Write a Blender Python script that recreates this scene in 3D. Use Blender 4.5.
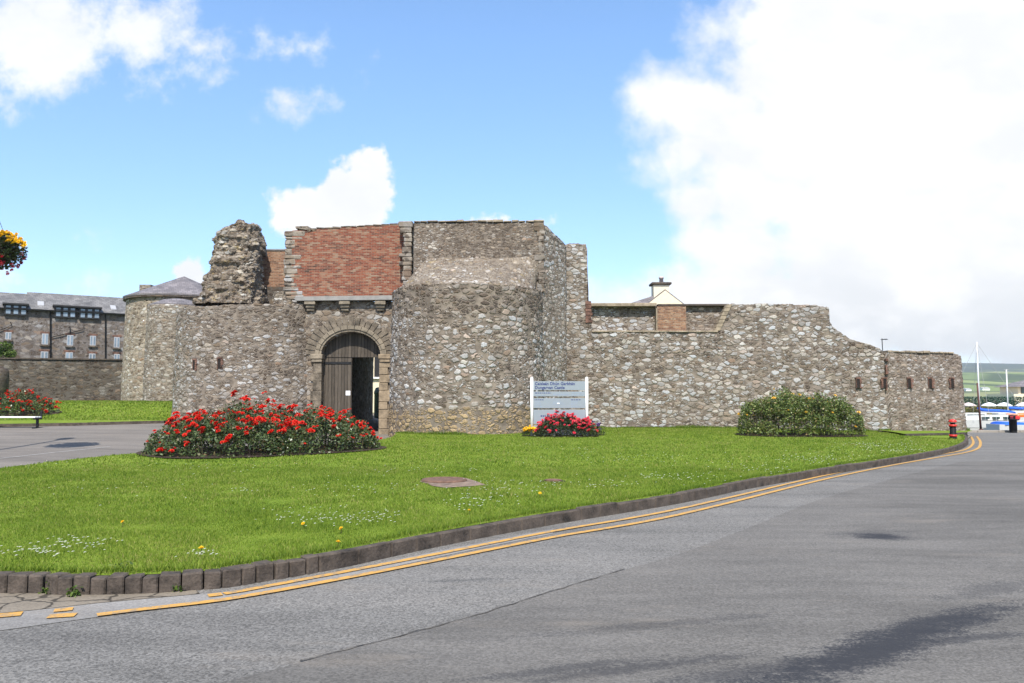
import bpy, bmesh, math, random
import numpy as np
from mathutils import Vector, noise as mnoise
from mathutils.geometry import delaunay_2d_cdt
R = math.radians
random.seed(7); rng = np.random.default_rng(7)
for o in list(bpy.data.objects): bpy.data.objects.remove(o)
scene = bpy.context.scene
col = scene.collection
PI = math.pi

# ------------------------------------------------------------------ camera
F = 796.0; HOR = 398.0; EYE = 1.6
PITCH = math.atan((HOR-341.5)/F); CP, SP = math.cos(PITCH), math.sin(PITCH)
cd = bpy.data.cameras.new('camera'); cam = bpy.data.objects.new('camera', cd); col.objects.link(cam)
cam.location = (0, 0, EYE); cam.rotation_euler = (PI/2+PITCH, 0, 0)
cd.sensor_width = 36; cd.lens = F/1024*36; cd.clip_start = .05; cd.clip_end = 20000
scene.camera = cam
scene.view_settings.view_transform = 'Standard'; scene.view_settings.look = 'None'
scene.view_settings.exposure = 0.66; scene.view_settings.gamma = 1
scene.render.engine = 'CYCLES'
scene.cycles.max_bounces = 6; scene.cycles.diffuse_bounces = 3; scene.cycles.transparent_max_bounces = 8

# ------------------------------------------------------------------ node helpers
class NT:
    def __init__(s, tree): s.t = tree; s.n = tree.nodes; s.l = tree.links
    def new(s, typ, **kw):
        n = s.n.new(typ)
        for k, v in kw.items(): setattr(n, k, v)
        return n
    def put(s, sock, v):
        if v is None: return
        if isinstance(v, bpy.types.NodeSocket): s.l.new(v, sock)
        else:
            if sock.type == 'RGBA' and len(v) == 3: v = (*v, 1)
            sock.default_value = v
    def m(s, op, a, b=None, c=None, clamp=False):
        n = s.new('ShaderNodeMath', operation=op); n.use_clamp = clamp
        for i, v in enumerate((a, b, c)): s.put(n.inputs[i], v)
        return n.outputs[0]
    def v(s, op, a, b=None, scale=None):
        n = s.new('ShaderNodeVectorMath', operation=op)
        s.put(n.inputs[0], a); s.put(n.inputs[1], b)
        if scale is not None: s.put(n.inputs['Scale'], scale)
        return n.outputs['Value'] if op in ('LENGTH', 'DOT_PRODUCT', 'DISTANCE') else n.outputs[0]
    def noise(s, vec, scale, detail=3, rough=.55, out='Fac', dist=0):
        n = s.new('ShaderNodeTexNoise'); s.put(n.inputs['Vector'], vec); n.inputs['Scale'].default_value = scale
        n.inputs['Detail'].default_value = detail; n.inputs['Roughness'].default_value = rough; n.inputs['Distortion'].default_value = dist
        return n.outputs[out]
    def vor(s, vec, scale, feature='F1', out='Color', rand=1, dim='3D'):
        n = s.new('ShaderNodeTexVoronoi', feature=feature, voronoi_dimensions=dim); s.put(n.inputs['Vector'], vec)
        n.inputs['Scale'].default_value = scale; n.inputs['Randomness'].default_value = rand
        return n.outputs[out]
    def ramp(s, fac, stops, interp='LINEAR'):
        n = s.new('ShaderNodeValToRGB'); cr = n.color_ramp; cr.interpolation = interp
        while len(cr.elements) < len(stops): cr.elements.new(.5)
        for e, (p, c) in zip(cr.elements, stops):
            e.position = p; e.color = (*c, 1) if len(c) == 3 else c
        s.put(n.inputs[0], fac); return n.outputs[0]
    def mix(s, fac, a, b, blend='MIX'):
        n = s.new('ShaderNodeMix', data_type='RGBA', blend_type=blend)
        s.put(n.inputs[0], fac); s.put(n.inputs[6], a); s.put(n.inputs[7], b); return n.outputs[2]
    def mixf(s, fac, a, b):
        n = s.new('ShaderNodeMix', data_type='FLOAT'); s.put(n.inputs[0], fac); s.put(n.inputs[2], a); s.put(n.inputs[3], b); return n.outputs[0]
    def sm(s, x, a, b, lo=0., hi=1.):
        n = s.new('ShaderNodeMapRange', interpolation_type='SMOOTHSTEP'); s.put(n.inputs[0], x)
        for i, v in enumerate((a, b, lo, hi)): n.inputs[i+1].default_value = v
        return n.outputs[0]
    def sepxyz(s, v):
        n = s.new('ShaderNodeSeparateXYZ'); s.put(n.inputs[0], v); return n.outputs
    def comb(s, x, y, z):
        n = s.new('ShaderNodeCombineXYZ')
        for i, v in enumerate((x, y, z)): s.put(n.inputs[i], v)
        return n.outputs[0]
    def obj(s): return s.new('ShaderNodeTexCoord').outputs['Object']
    def pos(s): return s.new('ShaderNodeNewGeometry').outputs['Position']
    def r(s, c):
        n = s.new('ShaderNodeSeparateColor'); s.put(n.inputs[0], c); return n.outputs

# ------------------------------------------------------------------ world: sky texture and clouds
SUN_EL, SUN_AZ = 52, 179      # azimuth clockwise from +Y: the sun stands straight behind the camera
world = bpy.data.worlds.new('World'); scene.world = world; world.use_nodes = True
w = NT(world.node_tree); w.n.clear()
def pix_uv(px, py):
    u = (px-512)/F; v = (341.5-py)/F
    y = CP - v*SP; z = SP + v*CP
    return u/y, z/y
sky = w.new('ShaderNodeTexSky', sky_type='NISHITA'); sky.sun_disc = False
sky.sun_elevation = R(SUN_EL); sky.sun_rotation = R(SUN_AZ); sky.air_density = 1.0; sky.dust_density = .4; sky.ozone_density = 2.5
d = w.new('ShaderNodeTexCoord').outputs['Generated']
dx, dy, dz = w.sepxyz(d)
ady = w.m('MAXIMUM', w.m('ABSOLUTE', dy), .02)
uu = w.m('DIVIDE', dx, ady); vv = w.m('DIVIDE', dz, ady)
uv = w.comb(uu, vv, 0)
warp = w.v('SUBTRACT', w.noise(uv, 5.0, 4, .6, 'Color'), (.5, .5, .5))
def cloudfield(blobs, amp, soft, nscale, rough=.6, off=(0, 0, 0)):
    best = None
    for cx, cy, rx, ry in blobs:
        cu, cv = pix_uv(cx, cy)
        q = w.v('MULTIPLY', w.v('SUBTRACT', uv, (cu, cv, 0)), (F/rx, F/ry, 0))
        dd = w.m('MULTIPLY', w.m('SUBTRACT', 1.0, w.v('LENGTH', q)), min(rx, ry)/100)
        best = dd if best is None else w.m('SMOOTH_MAX', best, dd, .08)
    nn = w.noise(w.v('ADD', uv, off), nscale, 7, rough)
    f = w.m('ADD', best, w.m('MULTIPLY', w.m('SUBTRACT', nn, .5), amp))
    return w.sm(f, 0.0, soft), f
BIG = [(835, 60, 165, 125), (728, 108, 120, 66), (860, 160, 230, 120), (1010, 120, 300, 260), (830, 250, 190, 70),
       (650, 285, 90, 34), (780, 300, 300, 60), (960, 320, 330, 70), (690, 150, 50, 50), (700, 200, 50, 50)]
MID = [(340, 205, 62, 40), (300, 205, 32, 30), (366, 184, 40, 38), (335, 185, 30, 26), (192, 274, 20, 18), (485, 222, 40, 8)]
SOFT = [(40, 40, 100, 80), (120, 28, 125, 58), (20, 75, 95, 45), (205, 48, 48, 24), (290, 52, 58, 26), (294, 98, 58, 22), (170, 72, 80, 20),
        (30, 246, 45, 7), (50, 285, 110, 12), (240, 32, 18, 12)]
m1, f1 = cloudfield(BIG, 1.35, .40, 8.0, .57)
m2, f2 = cloudfield(MID, .80, .13, 17.0, .60, (3.1, 1.7, 0))
m3, f3 = cloudfield(SOFT, 1.35, .50, 15.0, .62, (1.3, 5.2, 0))
up = w.sm(dz, .0, .03)
behind = w.m('MULTIPLY', w.m('LESS_THAN', dy, .05), w.sm(w.noise(d, 2.2, 6, .6), .48, .62))
front = w.m('GREATER_THAN', dy, .05)
mask = w.m('MULTIPLY', w.m('MAXIMUM', w.m('MAXIMUM', m1, m2), w.m('MULTIPLY', m3, .92)), front)
mask = w.m('MAXIMUM', mask, behind)
grade = w.ramp(dz, [(0.0, (.77, .84, .97)), (.16, (.82, .89, 1.04)), (.42, (.98, 1.10, 1.17))])
skycol = w.mix(1.0, sky.outputs[0], grade, 'MULTIPLY')
bg1 = w.new('ShaderNodeBackground'); w.put(bg1.inputs[0], skycol); bg1.inputs[1].default_value = .15
# cloud body: bright tops, greyer low bank towards the right horizon
body = w.noise(w.v('ADD', w.v('MULTIPLY', uv, (1, 1.8, 1)), w.v('SCALE', warp, None, .12)), 5.5, 6, .55)
lowg = w.sm(vv, .02, .22, 1.0, 0.0)
right = w.sm(uu, .05, .45)
dark = w.m('MULTIPLY', w.m('MULTIPLY', lowg, right), w.sm(body, .34, .58))
ccol = w.mix(w.m('MULTIPLY', w.sm(body, .40, .66), .9), (.95, .953, .957), (.83, .85, .88))
ccol = w.mix(w.m('MULTIPLY', dark, .8), ccol, (.68, .705, .72))
bg2 = w.new('ShaderNodeBackground'); w.put(bg2.inputs[0], ccol); bg2.inputs[1].default_value = .73
mx = w.new('ShaderNodeMixShader'); w.put(mx.inputs[0], mask); w.l.new(bg1.outputs[0], mx.inputs[1]); w.l.new(bg2.outputs[0], mx.inputs[2])
wo = w.new('ShaderNodeOutputWorld'); w.l.new(mx.outputs[0], wo.inputs[0])

sl = bpy.data.lights.new('sun', 'SUN'); sl.energy = 4.6; sl.angle = R(.55); sl.color = (1, .95, .86)
so = bpy.data.objects.new('sun', sl); col.objects.link(so)
sd = Vector((math.sin(R(SUN_AZ))*math.cos(R(SUN_EL)), math.cos(R(SUN_AZ))*math.cos(R(SUN_EL)), math.sin(R(SUN_EL))))
so.rotation_euler = sd.to_track_quat('Z', 'Y').to_euler(); so.location = (-20, -20, 40)

# ------------------------------------------------------------------ materials
def newmat(name):
    m = bpy.data.materials.new(name); m.use_nodes = True
    t = NT(m.node_tree); t.n.clear()
    b = t.new('ShaderNodeBsdfPrincipled'); o = t.new('ShaderNodeOutputMaterial'); t.l.new(b.outputs[0], o.inputs[0])
    b.inputs['Roughness'].default_value = .9; b.inputs['Specular IOR Level'].default_value = .3
    return m, t, b, o
def bump(t, b, h, strength=.5, dist=.02):
    n = t.new('ShaderNodeBump'); n.inputs['Strength'].default_value = strength; n.inputs['Distance'].default_value = dist
    t.put(n.inputs['Height'], h); t.l.new(n.outputs[0], b.inputs['Normal'])
def flat(name, c, rough=.6, var=.12, scale=6, metal=0, spec=.4, bmp=0):
    m, t, b, o = newmat(name)
    p = t.obj(); n = t.noise(p, scale, 4)
    n2 = t.noise(p, scale*7, 2)
    f = t.m('ADD', t.m('MULTIPLY', n, .7), t.m('MULTIPLY', n2, .3))
    c = np.array(c)
    t.put(b.inputs['Base Color'], t.ramp(f, [(.3, tuple(c*(1-var*2))), (.7, tuple(np.minimum(c*(1+var), 1)))]))
    b.inputs['Roughness'].default_value = rough; b.inputs['Metallic'].default_value = metal; b.inputs['Specular IOR Level'].default_value = spec
    if bmp: bump(t, b, n2, bmp, .01)
    return m

STONE = [(0, (.075, .058, .046)), (.2, (.135, .106, .083)), (.4, (.20, .166, .137)), (.58, (.262, .236, .213)), (.78, (.335, .322, .312)), (1, (.415, .41, .405))]
def rubble(name, size=.30, squash=1.5, stops=STONE, mortar=(.215, .178, .142), mort_w=.085, disp=.045, shift=0., tan=None, darkband=None, small=.5, lichen=0., tint=(1, 1, 1), warpamt=.17, rand=.85, uv=True):
    m, t, b, o = newmat(name)
    p = t.obj()
    wn = t.v('SCALE', t.v('SUBTRACT', t.noise(p, 1.6, 3, .6, 'Color'), (.5, .5, .5)), None, warpamt)
    wn = t.v('ADD', wn, t.v('SCALE', t.v('SUBTRACT', t.noise(p, 5.5, 3, .65, 'Color'), (.5, .5, .5)), None, size*.55))
    dim = '2D' if uv else '3D'
    src = t.new('ShaderNodeUVMap', uv_map='masonry').outputs[0] if uv else p
    q = t.v('MULTIPLY', t.v('ADD', src, wn), (1, squash, 1) if uv else (1, 1, squash))
    def stones(sc, lim, kk):
        cc_ = t.vor(q, sc, rand=rand, dim=dim); ee = t.vor(q, sc, 'DISTANCE_TO_EDGE', 'Distance', rand, dim); dd = t.vor(q, sc, 'F1', 'Distance', rand, dim)
        return cc_, t.m('MINIMUM', ee, t.m('MULTIPLY', t.m('SUBTRACT', lim if uv else lim+.35, dd), kk))
    c1, e1 = stones(1/size, .66, .55); c2, e2 = stones(1.85/size, .76, .6)
    zone = t.noise(p, .55, 3, .6)
    zz = t.noise(t.v('MULTIPLY', p, (.4, .4, 2.2)), .8, 3, .6)
    r1 = t.r(c1); r2 = t.r(c2)
    thr = t.m('ADD', small, t.m('MULTIPLY', t.m('SUBTRACT', t.noise(p, .8, 2), .5), 1.1))
    sel = t.m('LESS_THAN', t.m('FRACT', t.m('MULTIPLY', r1[0], 7.31)), thr)
    val = t.mixf(sel, t.m('ADD', t.m('MULTIPLY', t.m('FRACT', t.m('MULTIPLY', r1[0], 3.17)), .55), .38), t.m('ADD', t.m('MULTIPLY', r2[0], .85), .0)); e = t.mixf(sel, e1, t.m('MINIMUM', t.m('MULTIPLY', e2, .85), t.m('MULTIPLY', e1, 1.5))); hv = t.mixf(sel, r1[1], r2[1])
    hue = t.mixf(sel, r1[2], r2[2])
    pos_ = t.m('ADD', val, t.m('MULTIPLY', t.m('SUBTRACT', zone, .5), .9))
    pos_ = t.m('ADD', pos_, t.m('MULTIPLY', t.m('SUBTRACT', zz, .5), .5))
    if shift: pos_ = t.m('ADD', pos_, shift)
    z = t.sepxyz(p)[2]; zn = t.m('ADD', z, t.m('MULTIPLY', t.m('SUBTRACT', t.noise(p, 1.2, 3), .5), 1.0))
    if darkband:
        z0, amt = darkband
        pos_ = t.m('SUBTRACT', pos_, t.sm(zn, z0-.25, z0+.35, 0, amt))
    c = t.ramp(pos_, stops)
    warm = t.ramp(hue, [(0, (1.05, .98, .87)), (.45, (1, 1, 1)), (.75, (.96, 1.0, 1.05)), (.93, (1, 1, 1)), (1, (1.15, .94, .80))])
    c = t.mix(1.0, c, warm, 'MULTIPLY')
    if tan:
        z0, tc = tan
        k = t.sm(zn, z0+.12, z0-.12)
        tcol = t.mix(hv, tuple(np.array(tc)*.65), tuple(np.array(tc)*1.25))
        c = t.mix(t.m('MULTIPLY', k, .95), c, tcol)
    fine = t.noise(p, 22, 4, .7)
    c = t.mix(1.0, c, t.ramp(fine, [(.25, (.62, .61, .6)), (.75, (1.28, 1.28, 1.27))]), 'MULTIPLY')
    c = t.mix(1.0, c, (*tint, 1), 'MULTIPLY')
    jw = t.m('MULTIPLY', t.m('ADD', .55, t.m('MULTIPLY', t.noise(p, 3.1, 2), .9)), mort_w)
    edge = t.m('DIVIDE', e, jw)
    mm = t.sm(edge, .75, 1.25, 1, 0)
    mc = t.mix(t.noise(p, 7, 3), tuple(np.array(mortar)*.55), tuple(np.array(mortar)*1.35))
    # some joints are open and dark
    mc = t.mix(t.sm(t.noise(p, 2.6, 3), .40, .62, 0, .5), mc, (.065, .05, .04))
    c = t.mix(mm, c, mc)
    if lichen:
        c = t.mix(t.m('MULTIPLY', t.sm(t.noise(p, 3.5, 5, .7), .56, .66), lichen), c, (.30, .22, .07))
    c = t.mix(t.sm(t.noise(p, 1.1, 5, .65), .62, .78, 0, .22), c, (.40, .38, .35))
    t.put(b.inputs['Base Color'], c)
    h = t.m('ADD', t.m('MULTIPLY', t.sm(edge, .3, 2.2), t.m('ADD', .55, t.m('MULTIPLY', hv, .75))), t.m('MULTIPLY', fine, .25))
    dn = t.new('ShaderNodeDisplacement'); t.put(dn.inputs['Height'], h); dn.inputs['Midlevel'].default_value = .6; dn.inputs['Scale'].default_value = disp
    t.l.new(dn.outputs[0], o.inputs['Displacement']); m.displacement_method = 'BOTH'
    return m

def brickmat(name, cols, mortar=(.36, .28, .22), bw=.23, bh=.075, axis='x'):
    m, t, b, o = newmat(name)
    p = t.obj(); X = t.sepxyz(p)
    wob = t.m('MULTIPLY', t.m('SUBTRACT', t.noise(p, 1.2, 2), .5), .03)
    v = t.comb(X[0], t.m('ADD', X[2], wob), 0)
    br = t.new('ShaderNodeTexBrick'); t.put(br.inputs['Vector'], v)
    br.inputs['Scale'].default_value = 1; br.inputs['Brick Width'].default_value = bw; br.inputs['Row Height'].default_value = bh
    br.inputs['Mortar Size'].default_value = .009; br.inputs['Mortar Smooth'].default_value = .3; br.inputs['Bias'].default_value = 0
    br.inputs['Color1'].default_value = (0, 0, 0, 1); br.inputs['Color2'].default_value = (1, 1, 1, 1); br.inputs['Mortar'].default_value = (.5, .5, .5, 1)
    f = t.r(br.outputs['Color'])[0]
    zone = t.noise(t.v('MULTIPLY', p, (1, 1, 1.5)), 1.5, 6, .72)
    f = t.m('ADD', t.m('MULTIPLY', f, .8), t.m('MULTIPLY', t.m('SUBTRACT', zone, .40), 1.5))
    c = t.ramp(f, cols)
    fine = t.noise(p, 26, 3, .7)
    c = t.mix(1.0, c, t.ramp(fine, [(.25, (.6, .6, .6)), (.75, (1.3, 1.3, 1.3))]), 'MULTIPLY')
    c = t.mix(br.outputs['Fac'], c, mortar)
    pale = t.sm(t.noise(t.v('MULTIPLY', p, (1, 1, 1.8)), 2.1, 6, .75), .55, .66, 0, .5)
    c = t.mix(pale, c, (.28, .2, .14))
    hole = t.sm(t.noise(t.v('MULTIPLY', p, (1, 1, 1.6)), 7.5, 3, .6), .62, .70, 0, .7)
    c = t.mix(hole, c, (.07, .04, .03))
    t.put(b.inputs['Base Color'], c)
    bump(t, b, t.m('SUBTRACT', t.m('ADD', t.m('MULTIPLY', fine, .6), t.m('MULTIPLY', f, .5)), t.m('ADD', br.outputs['Fac'], hole)), .9, .02)
    return m

M = {}
M['bastion'] = rubble('bastion_rubble', 0.34, 1.75, tan=(1.2, (.31, .225, .125)), darkband=(5.0, .34), small=.56, shift=.03, disp=.04)
M['block'] = rubble('tower_block_rubble', .22, 2.1, shift=-.16, small=.8, mort_w=.075, disp=.02, tint=(1.03, 1.0, .96), mortar=(.18, .148, .118))
M['blockside'] = rubble('tower_side_rubble', 0.3, 1.6, shift=.10, small=.5, disp=.03)
M['gate'] = rubble('gate_rubble', 0.38, 1.8, shift=-.12, small=.6, mort_w=.06, disp=.028, tint=(1, .98, .94))
M['left'] = rubble('round_tower_rubble', 0.33, 2.1, shift=-.05, small=.62, mort_w=.075, disp=.032, darkband=(4.9, .1))
M['curtain'] = rubble('curtain_rubble', 0.34, 1.85, shift=.03, small=.50, mort_w=.07, disp=.035)
M['endwall'] = rubble('end_wall_rubble', 0.28, 2.2, shift=-.05, small=.7, mort_w=.08, disp=.03, tint=(1.02, .97, .94))
M['stump'] = rubble('ruin_rubble', .32, 1.9, shift=-.02, small=.7, mort_w=.09, lichen=.5, disp=.06, tint=(1.04, 1, .92), uv=False)
M['ledge'] = rubble('ledge_rubble', .20, 1.3, shift=-.02, small=.75, mort_w=.10, lichen=.35, disp=.03, tint=(1.05, 1.0, .94), mortar=(.225, .188, .148), uv=False)
M['far'] = rubble('far_tower_rubble', 0.36, 1.8, shift=.0, small=.6, disp=.025, tint=(1.05, 1.0, .92), mortar=(.30, .25, .19))
M['far2'] = rubble('far_small_drum_rubble', .30, 1.9, shift=-.06, small=.6, disp=.025, tint=(1.0, .98, .95), mortar=(.24, .2, .16))
M['oldstone'] = rubble('old_dressed_stone', .50, 2.2, shift=-.25, small=.5, disp=0, tint=(.6, .57, .53), mortar=(.09, .078, .066), uv=False)
M['barracks'] = rubble('barracks_rubble', .50, 1.9, shift=-.2, small=.5, disp=.0, tint=(.80, .78, .78), mortar=(.16, .14, .13), uv=False)
M['oldwall'] = rubble('boundary_rubble', .50, 2.2, shift=-.25, small=.5, disp=.02, tint=(.55, .52, .48), mortar=(.09, .078, .066))
M['quay'] = rubble('quay_stone', .6, 1.6, shift=-.05, small=.3, disp=0, uv=False)
M['quoinstone'] = rubble('quoin_rubble', .42, 1.3, shift=-.24, small=.25, mort_w=.03, disp=.0, mortar=(.25, .22, .18), warpamt=.15, uv=False)
M['archstone'] = flat('dark_arch_stone', (.165, .135, .102), .9, .45, 3.0, bmp=.7)
M['ashlar'] = flat('ashlar_stone', (.235, .195, .145), .9, .3, 3.0, bmp=.4)
M['ashlar_tan'] = flat('tan_ashlar_stone', (.28, .215, .145), .9, .3, 3.0, bmp=.4)
M['quoin'] = flat('grey_quoin_stone', (.30, .285, .265), .9, .25, 2.6, bmp=.5)
M['coping'] = flat('tan_coping_stone', (.31, .25, .18), .9, .35, 2.5, bmp=.4)
M['lintel'] = flat('weathered_lintel', (.255, .245, .232), .85, .14, 4, bmp=.3)
M['brick'] = brickmat('red_brick', [(0, (.045, .024, .018)), (.2, (.135, .045, .028)), (.42, (.20, .050, .027)), (.62, (.255, .073, .037)), (.8, (.28, .13, .078)), (1, (.28, .2, .14))], mortar=(.24, .18, .135), bh=.07)
M['brick_brown'] = brickmat('brown_brick', [(0, (.1, .055, .035)), (.4, (.22, .11, .065)), (.7, (.30, .16, .09)), (1, (.34, .24, .16))], mortar=(.28, .22, .17))
M['slit_brick'] = flat('slit_brick', (.165, .088, .064), .9, .5, 4)
M['dark'] = flat('painted_recess_shade', (.018, .013, .011), .95, .2)  # near-black colour standing for the shade inside the arrow slits
M['black'] = flat('black_paint', (.010, .010, .011), .6, .2, spec=.15)
M['iron'] = flat('black_iron', (.016, .016, .017), .5, .2, metal=.3)
M['white'] = flat('white_paint', (.80, .80, .80), .5, .04)
M['paper'] = flat('paper', (.8, .82, .86), .8, .04)
M['red'] = flat('red_paint', (.55, .03, .022), .45, .12)
M['orange'] = flat('orange_paint', (.75, .16, .02), .5, .1)
M['blue'] = flat('blue_canvas', (.02, .12, .62), .7, .14)
M['silver'] = flat('silver_panel', (.245, .275, .31), .35, .03, metal=.0)
M['ink'] = flat('blue_lettering', (.03, .045, .16), .6, .05)
M['greyink'] = flat('grey_lettering', (.24, .29, .38), .6, .05)
M['cream'] = flat('cream_render', (.72, .62, .46), .9, .06)
M['pot'] = flat('chimney_pot', (.52, .44, .42), .8, .15)
M['glass'] = flat('window_glass', (.20, .25, .31), .12, .25, 1.2, spec=.8)
M['darkglass'] = flat('dark_window_glass', (.03, .06, .06), .1, .25, 1.2, spec=.8)
M['frame_dark'] = flat('dark_frame', (.022, .02, .02), .5, .2)
M['frame_white'] = flat('white_frame', (.36, .36, .37), .5, .06)
M['rust'] = flat('rusty_cover', (.15, .085, .06), .85, .3, 9, bmp=.5)
M['concrete'] = flat('concrete', (.215, .155, .115), .95, .35, 6, bmp=.7)
M['hull'] = flat('boat_gelcoat', (.50, .50, .47), .35, .05)
M['hullgrey'] = flat('boat_grey', (.36, .36, .34), .4, .1)
M['alloy'] = flat('mast_alloy', (.62, .62, .62), .4, .06)
M['pole_rust'] = flat('brown_pole', (.10, .038, .03), .7, .25)
M['kerb'] = flat('kerb_stone', (.082, .064, .051), .9, .4, 6, bmp=.8)
M['soil'] = flat('dark_soil', (.045, .026, .018), 1, .3, 12, bmp=.6)
M['stem'] = flat('plant_stem', (.075, .062, .03), .9, .2)
M['bark'] = flat('tree_bark', (.09, .07, .05), .95, .3, 5, bmp=.6)
M['slategreen'] = flat('green_bin', (.035, .06, .05), .5, .2)
M['mesh_green'] = flat('green_fence', (.02, .10, .06), .7, .2)

def slate(name, c):
    m, t, b, o = newmat(name); p = t.obj(); X = t.sepxyz(p)
    br = t.new('ShaderNodeTexBrick'); t.put(br.inputs['Vector'], t.comb(t.m('ADD', X[0], t.m('MULTIPLY', X[1], .5)), t.m('MULTIPLY', X[2], 1.6), 0))
    br.inputs['Scale'].default_value = 1; br.inputs['Brick Width'].default_value = .3; br.inputs['Row Height'].default_value = .22; br.inputs['Mortar Size'].default_value = .012
    c = np.array(c)
    br.inputs['Color1'].default_value = (*(c*.75), 1); br.inputs['Color2'].default_value = (*(c*1.25), 1); br.inputs['Mortar'].default_value = (*(c*.5), 1)
    cc = t.mix(1.0, br.outputs['Color'], t.ramp(t.noise(p, .9, 5, .65), [(.3, (.75, .75, .75)), (.7, (1.3, 1.27, 1.24))]), 'MULTIPLY')
    t.put(b.inputs['Base Color'], cc); b.inputs['Roughness'].default_value = .6
    bump(t, b, br.outputs['Fac'], -.4, .02); return m
M['slate'] = slate('grey_slate', (.165, .15, .155))
M['slate_far'] = slate('barracks_slate', (.15, .145, .142))

def wood(name, c):
    m, t, b, o = newmat(name); p = t.obj(); X = t.sepxyz(p)
    pl = t.m('FRACT', t.m('DIVIDE', X[0], .145)); idx = t.m('FLOOR', t.m('DIVIDE', X[0], .145))
    gap = t.m('LESS_THAN', t.m('ABSOLUTE', t.m('SUBTRACT', pl, .5)), .44)
    rn = t.m('FRACT', t.m('MULTIPLY', t.m('SINE', t.m('MULTIPLY', idx, 12.98)), 43758.5))
    g = t.noise(t.v('ADD', t.v('MULTIPLY', p, (14, 14, .9)), t.comb(0, 0, t.m('MULTIPLY', rn, 9))), 2.2, 5, .65)
    c = np.array(c)
    cc = t.ramp(g, [(.25, tuple(c*.45)), (.6, tuple(c)), (.85, tuple(c*1.9))])
    cc = t.mix(1.0, cc, t.ramp(rn, [(0, (.7, .7, .7)), (1, (1.25, 1.25, 1.25))]), 'MULTIPLY')
    cc = t.mix(gap, (.008, .007, .006), cc)
    t.put(b.inputs['Base Color'], cc); bump(t, b, t.m('ADD', gap, t.m('MULTIPLY', g, .3)), .6, .015); return m
M['oak'] = wood('weathered_oak', (.095, .078, .062))

def asphalt(name, base, speck, patch=.25, stains=False):
    m, t, b, o = newmat(name); p = t.obj()
    s1 = t.vor(p, 75, 'F1', 'Color'); s = t.r(s1)[0]
    s2 = t.noise(p, 30, 4, .75)
    big = t.noise(p, .35, 5, .6); mid = t.noise(t.v('MULTIPLY', p, (.6, 1.6, 1)), 1.6, 5, .65)
    f = t.m('ADD', t.m('MULTIPLY', t.m('SUBTRACT', s, .5), speck), t.m('MULTIPLY', t.m('SUBTRACT', s2, .5), speck*1.2))
    f = t.m('ADD', f, t.m('MULTIPLY', t.m('SUBTRACT', big, .5), patch)); f = t.m('ADD', f, t.m('MULTIPLY', t.m('SUBTRACT', mid, .5), patch*.9))
    k = t.m('ADD', 1.0, f)
    c = t.mix(1.0, base, t.comb(k, k, k), 'MULTIPLY')
    band = t.noise(t.v('MULTIPLY', t.v('ADD', p, t.v('SCALE', t.noise(p, .3, 2, .5, 'Color'), None, .8)), (.22, 1.3, 1)), 1.1, 4, .6)
    c = t.mix(1.0, c, t.ramp(band, [(.35, (.80, .80, .80)), (.5, (1, 1, 1)), (.68, (1.14, 1.13, 1.12))]), 'MULTIPLY')
    # brown dust
    c = t.mix(t.sm(t.noise(t.v('MULTIPLY', p, (.5, 1.5, 1)), .9, 5, .7), .54, .74, 0, .35), c, (.235, .2, .165))
    if stains:
        for (px, py, sx, sy, rot, amt, rough) in STAINS:
            g = G(px, py, H)
            wv = t.v('SCALE', t.v('SUBTRACT', t.noise(p, rough, 6, .7, 'Color'), (.5, .5, .5)), None, .9)
            mp = t.new('ShaderNodeMapping'); mp.vector_type = 'TEXTURE'
            mp.inputs['Location'].default_value = (g[0], g[1], 0); mp.inputs['Rotation'].default_value = (0, 0, rot); mp.inputs['Scale'].default_value = (sx, sy, 1)
            t.put(mp.inputs['Vector'], t.v('MULTIPLY', p, (1, 1, 0)))
            q = t.v('MULTIPLY', t.v('ADD', mp.outputs[0], wv), (1, 1, 0))
            rag = t.m('ADD', t.m('MULTIPLY', t.m('SUBTRACT', t.noise(t.v('MULTIPLY', p, (.7, 1.6, 1)), 4.5, 6, .75), .5), 1.7), t.m('MULTIPLY', t.m('SUBTRACT', s, .5), .35))
            c = t.mix(t.sm(t.m('ADD', t.v('LENGTH', q), rag), .3, 1.05, amt, 0), c, (.030, .031, .036))
    t.put(b.inputs['Base Color'], c); b.inputs['Roughness'].default_value = .88; b.inputs['Specular IOR Level'].default_value = .2
    bump(t, b, t.m('ADD', s, s2), .5, .006); return m

def paintmat():
    m, t, b, o = newmat('yellow_road_paint'); p = t.obj()
    n = t.noise(p, 9, 6, .75); n2 = t.noise(p, 60, 2, .6)
    c = t.mix(n2, (.40, .21, .045), (.56, .32, .085))
    c = t.mix(t.sm(t.m('ADD', t.m('MULTIPLY', n, .7), t.m('MULTIPLY', n2, .3)), .48, .60, 0, .85), c, (.20, .165, .125))
    t.put(b.inputs['Base Color'], c); bump(t, b, n2, .3, .004); return m
M['yellow'] = paintmat()

def lawnmat(name):
    m, t, b, o = newmat(name); p = t.obj()
    n = t.noise(p, .45, 4, .6); n2 = t.noise(p, 3.2, 4, .65); n3 = t.noise(t.v('MULTIPLY', p, (1, .45, 1)), 34, 3, .7)
    f = t.m('ADD', t.m('ADD', t.m('MULTIPLY', n, .45), t.m('MULTIPLY', n2, .3)), t.m('MULTIPLY', n3, .3))
    c = t.ramp(f, [(.3, (.07, .115, .014)), (.5, (.135, .20, .02)), (.72, (.22, .265, .04))])
    t.put(b.inputs['Base Color'], c); bump(t, b, n3, .8, .04); b.inputs['Specular IOR Level'].default_value = .1; return m
M['lawn'] = lawnmat('lawn_turf')

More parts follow.
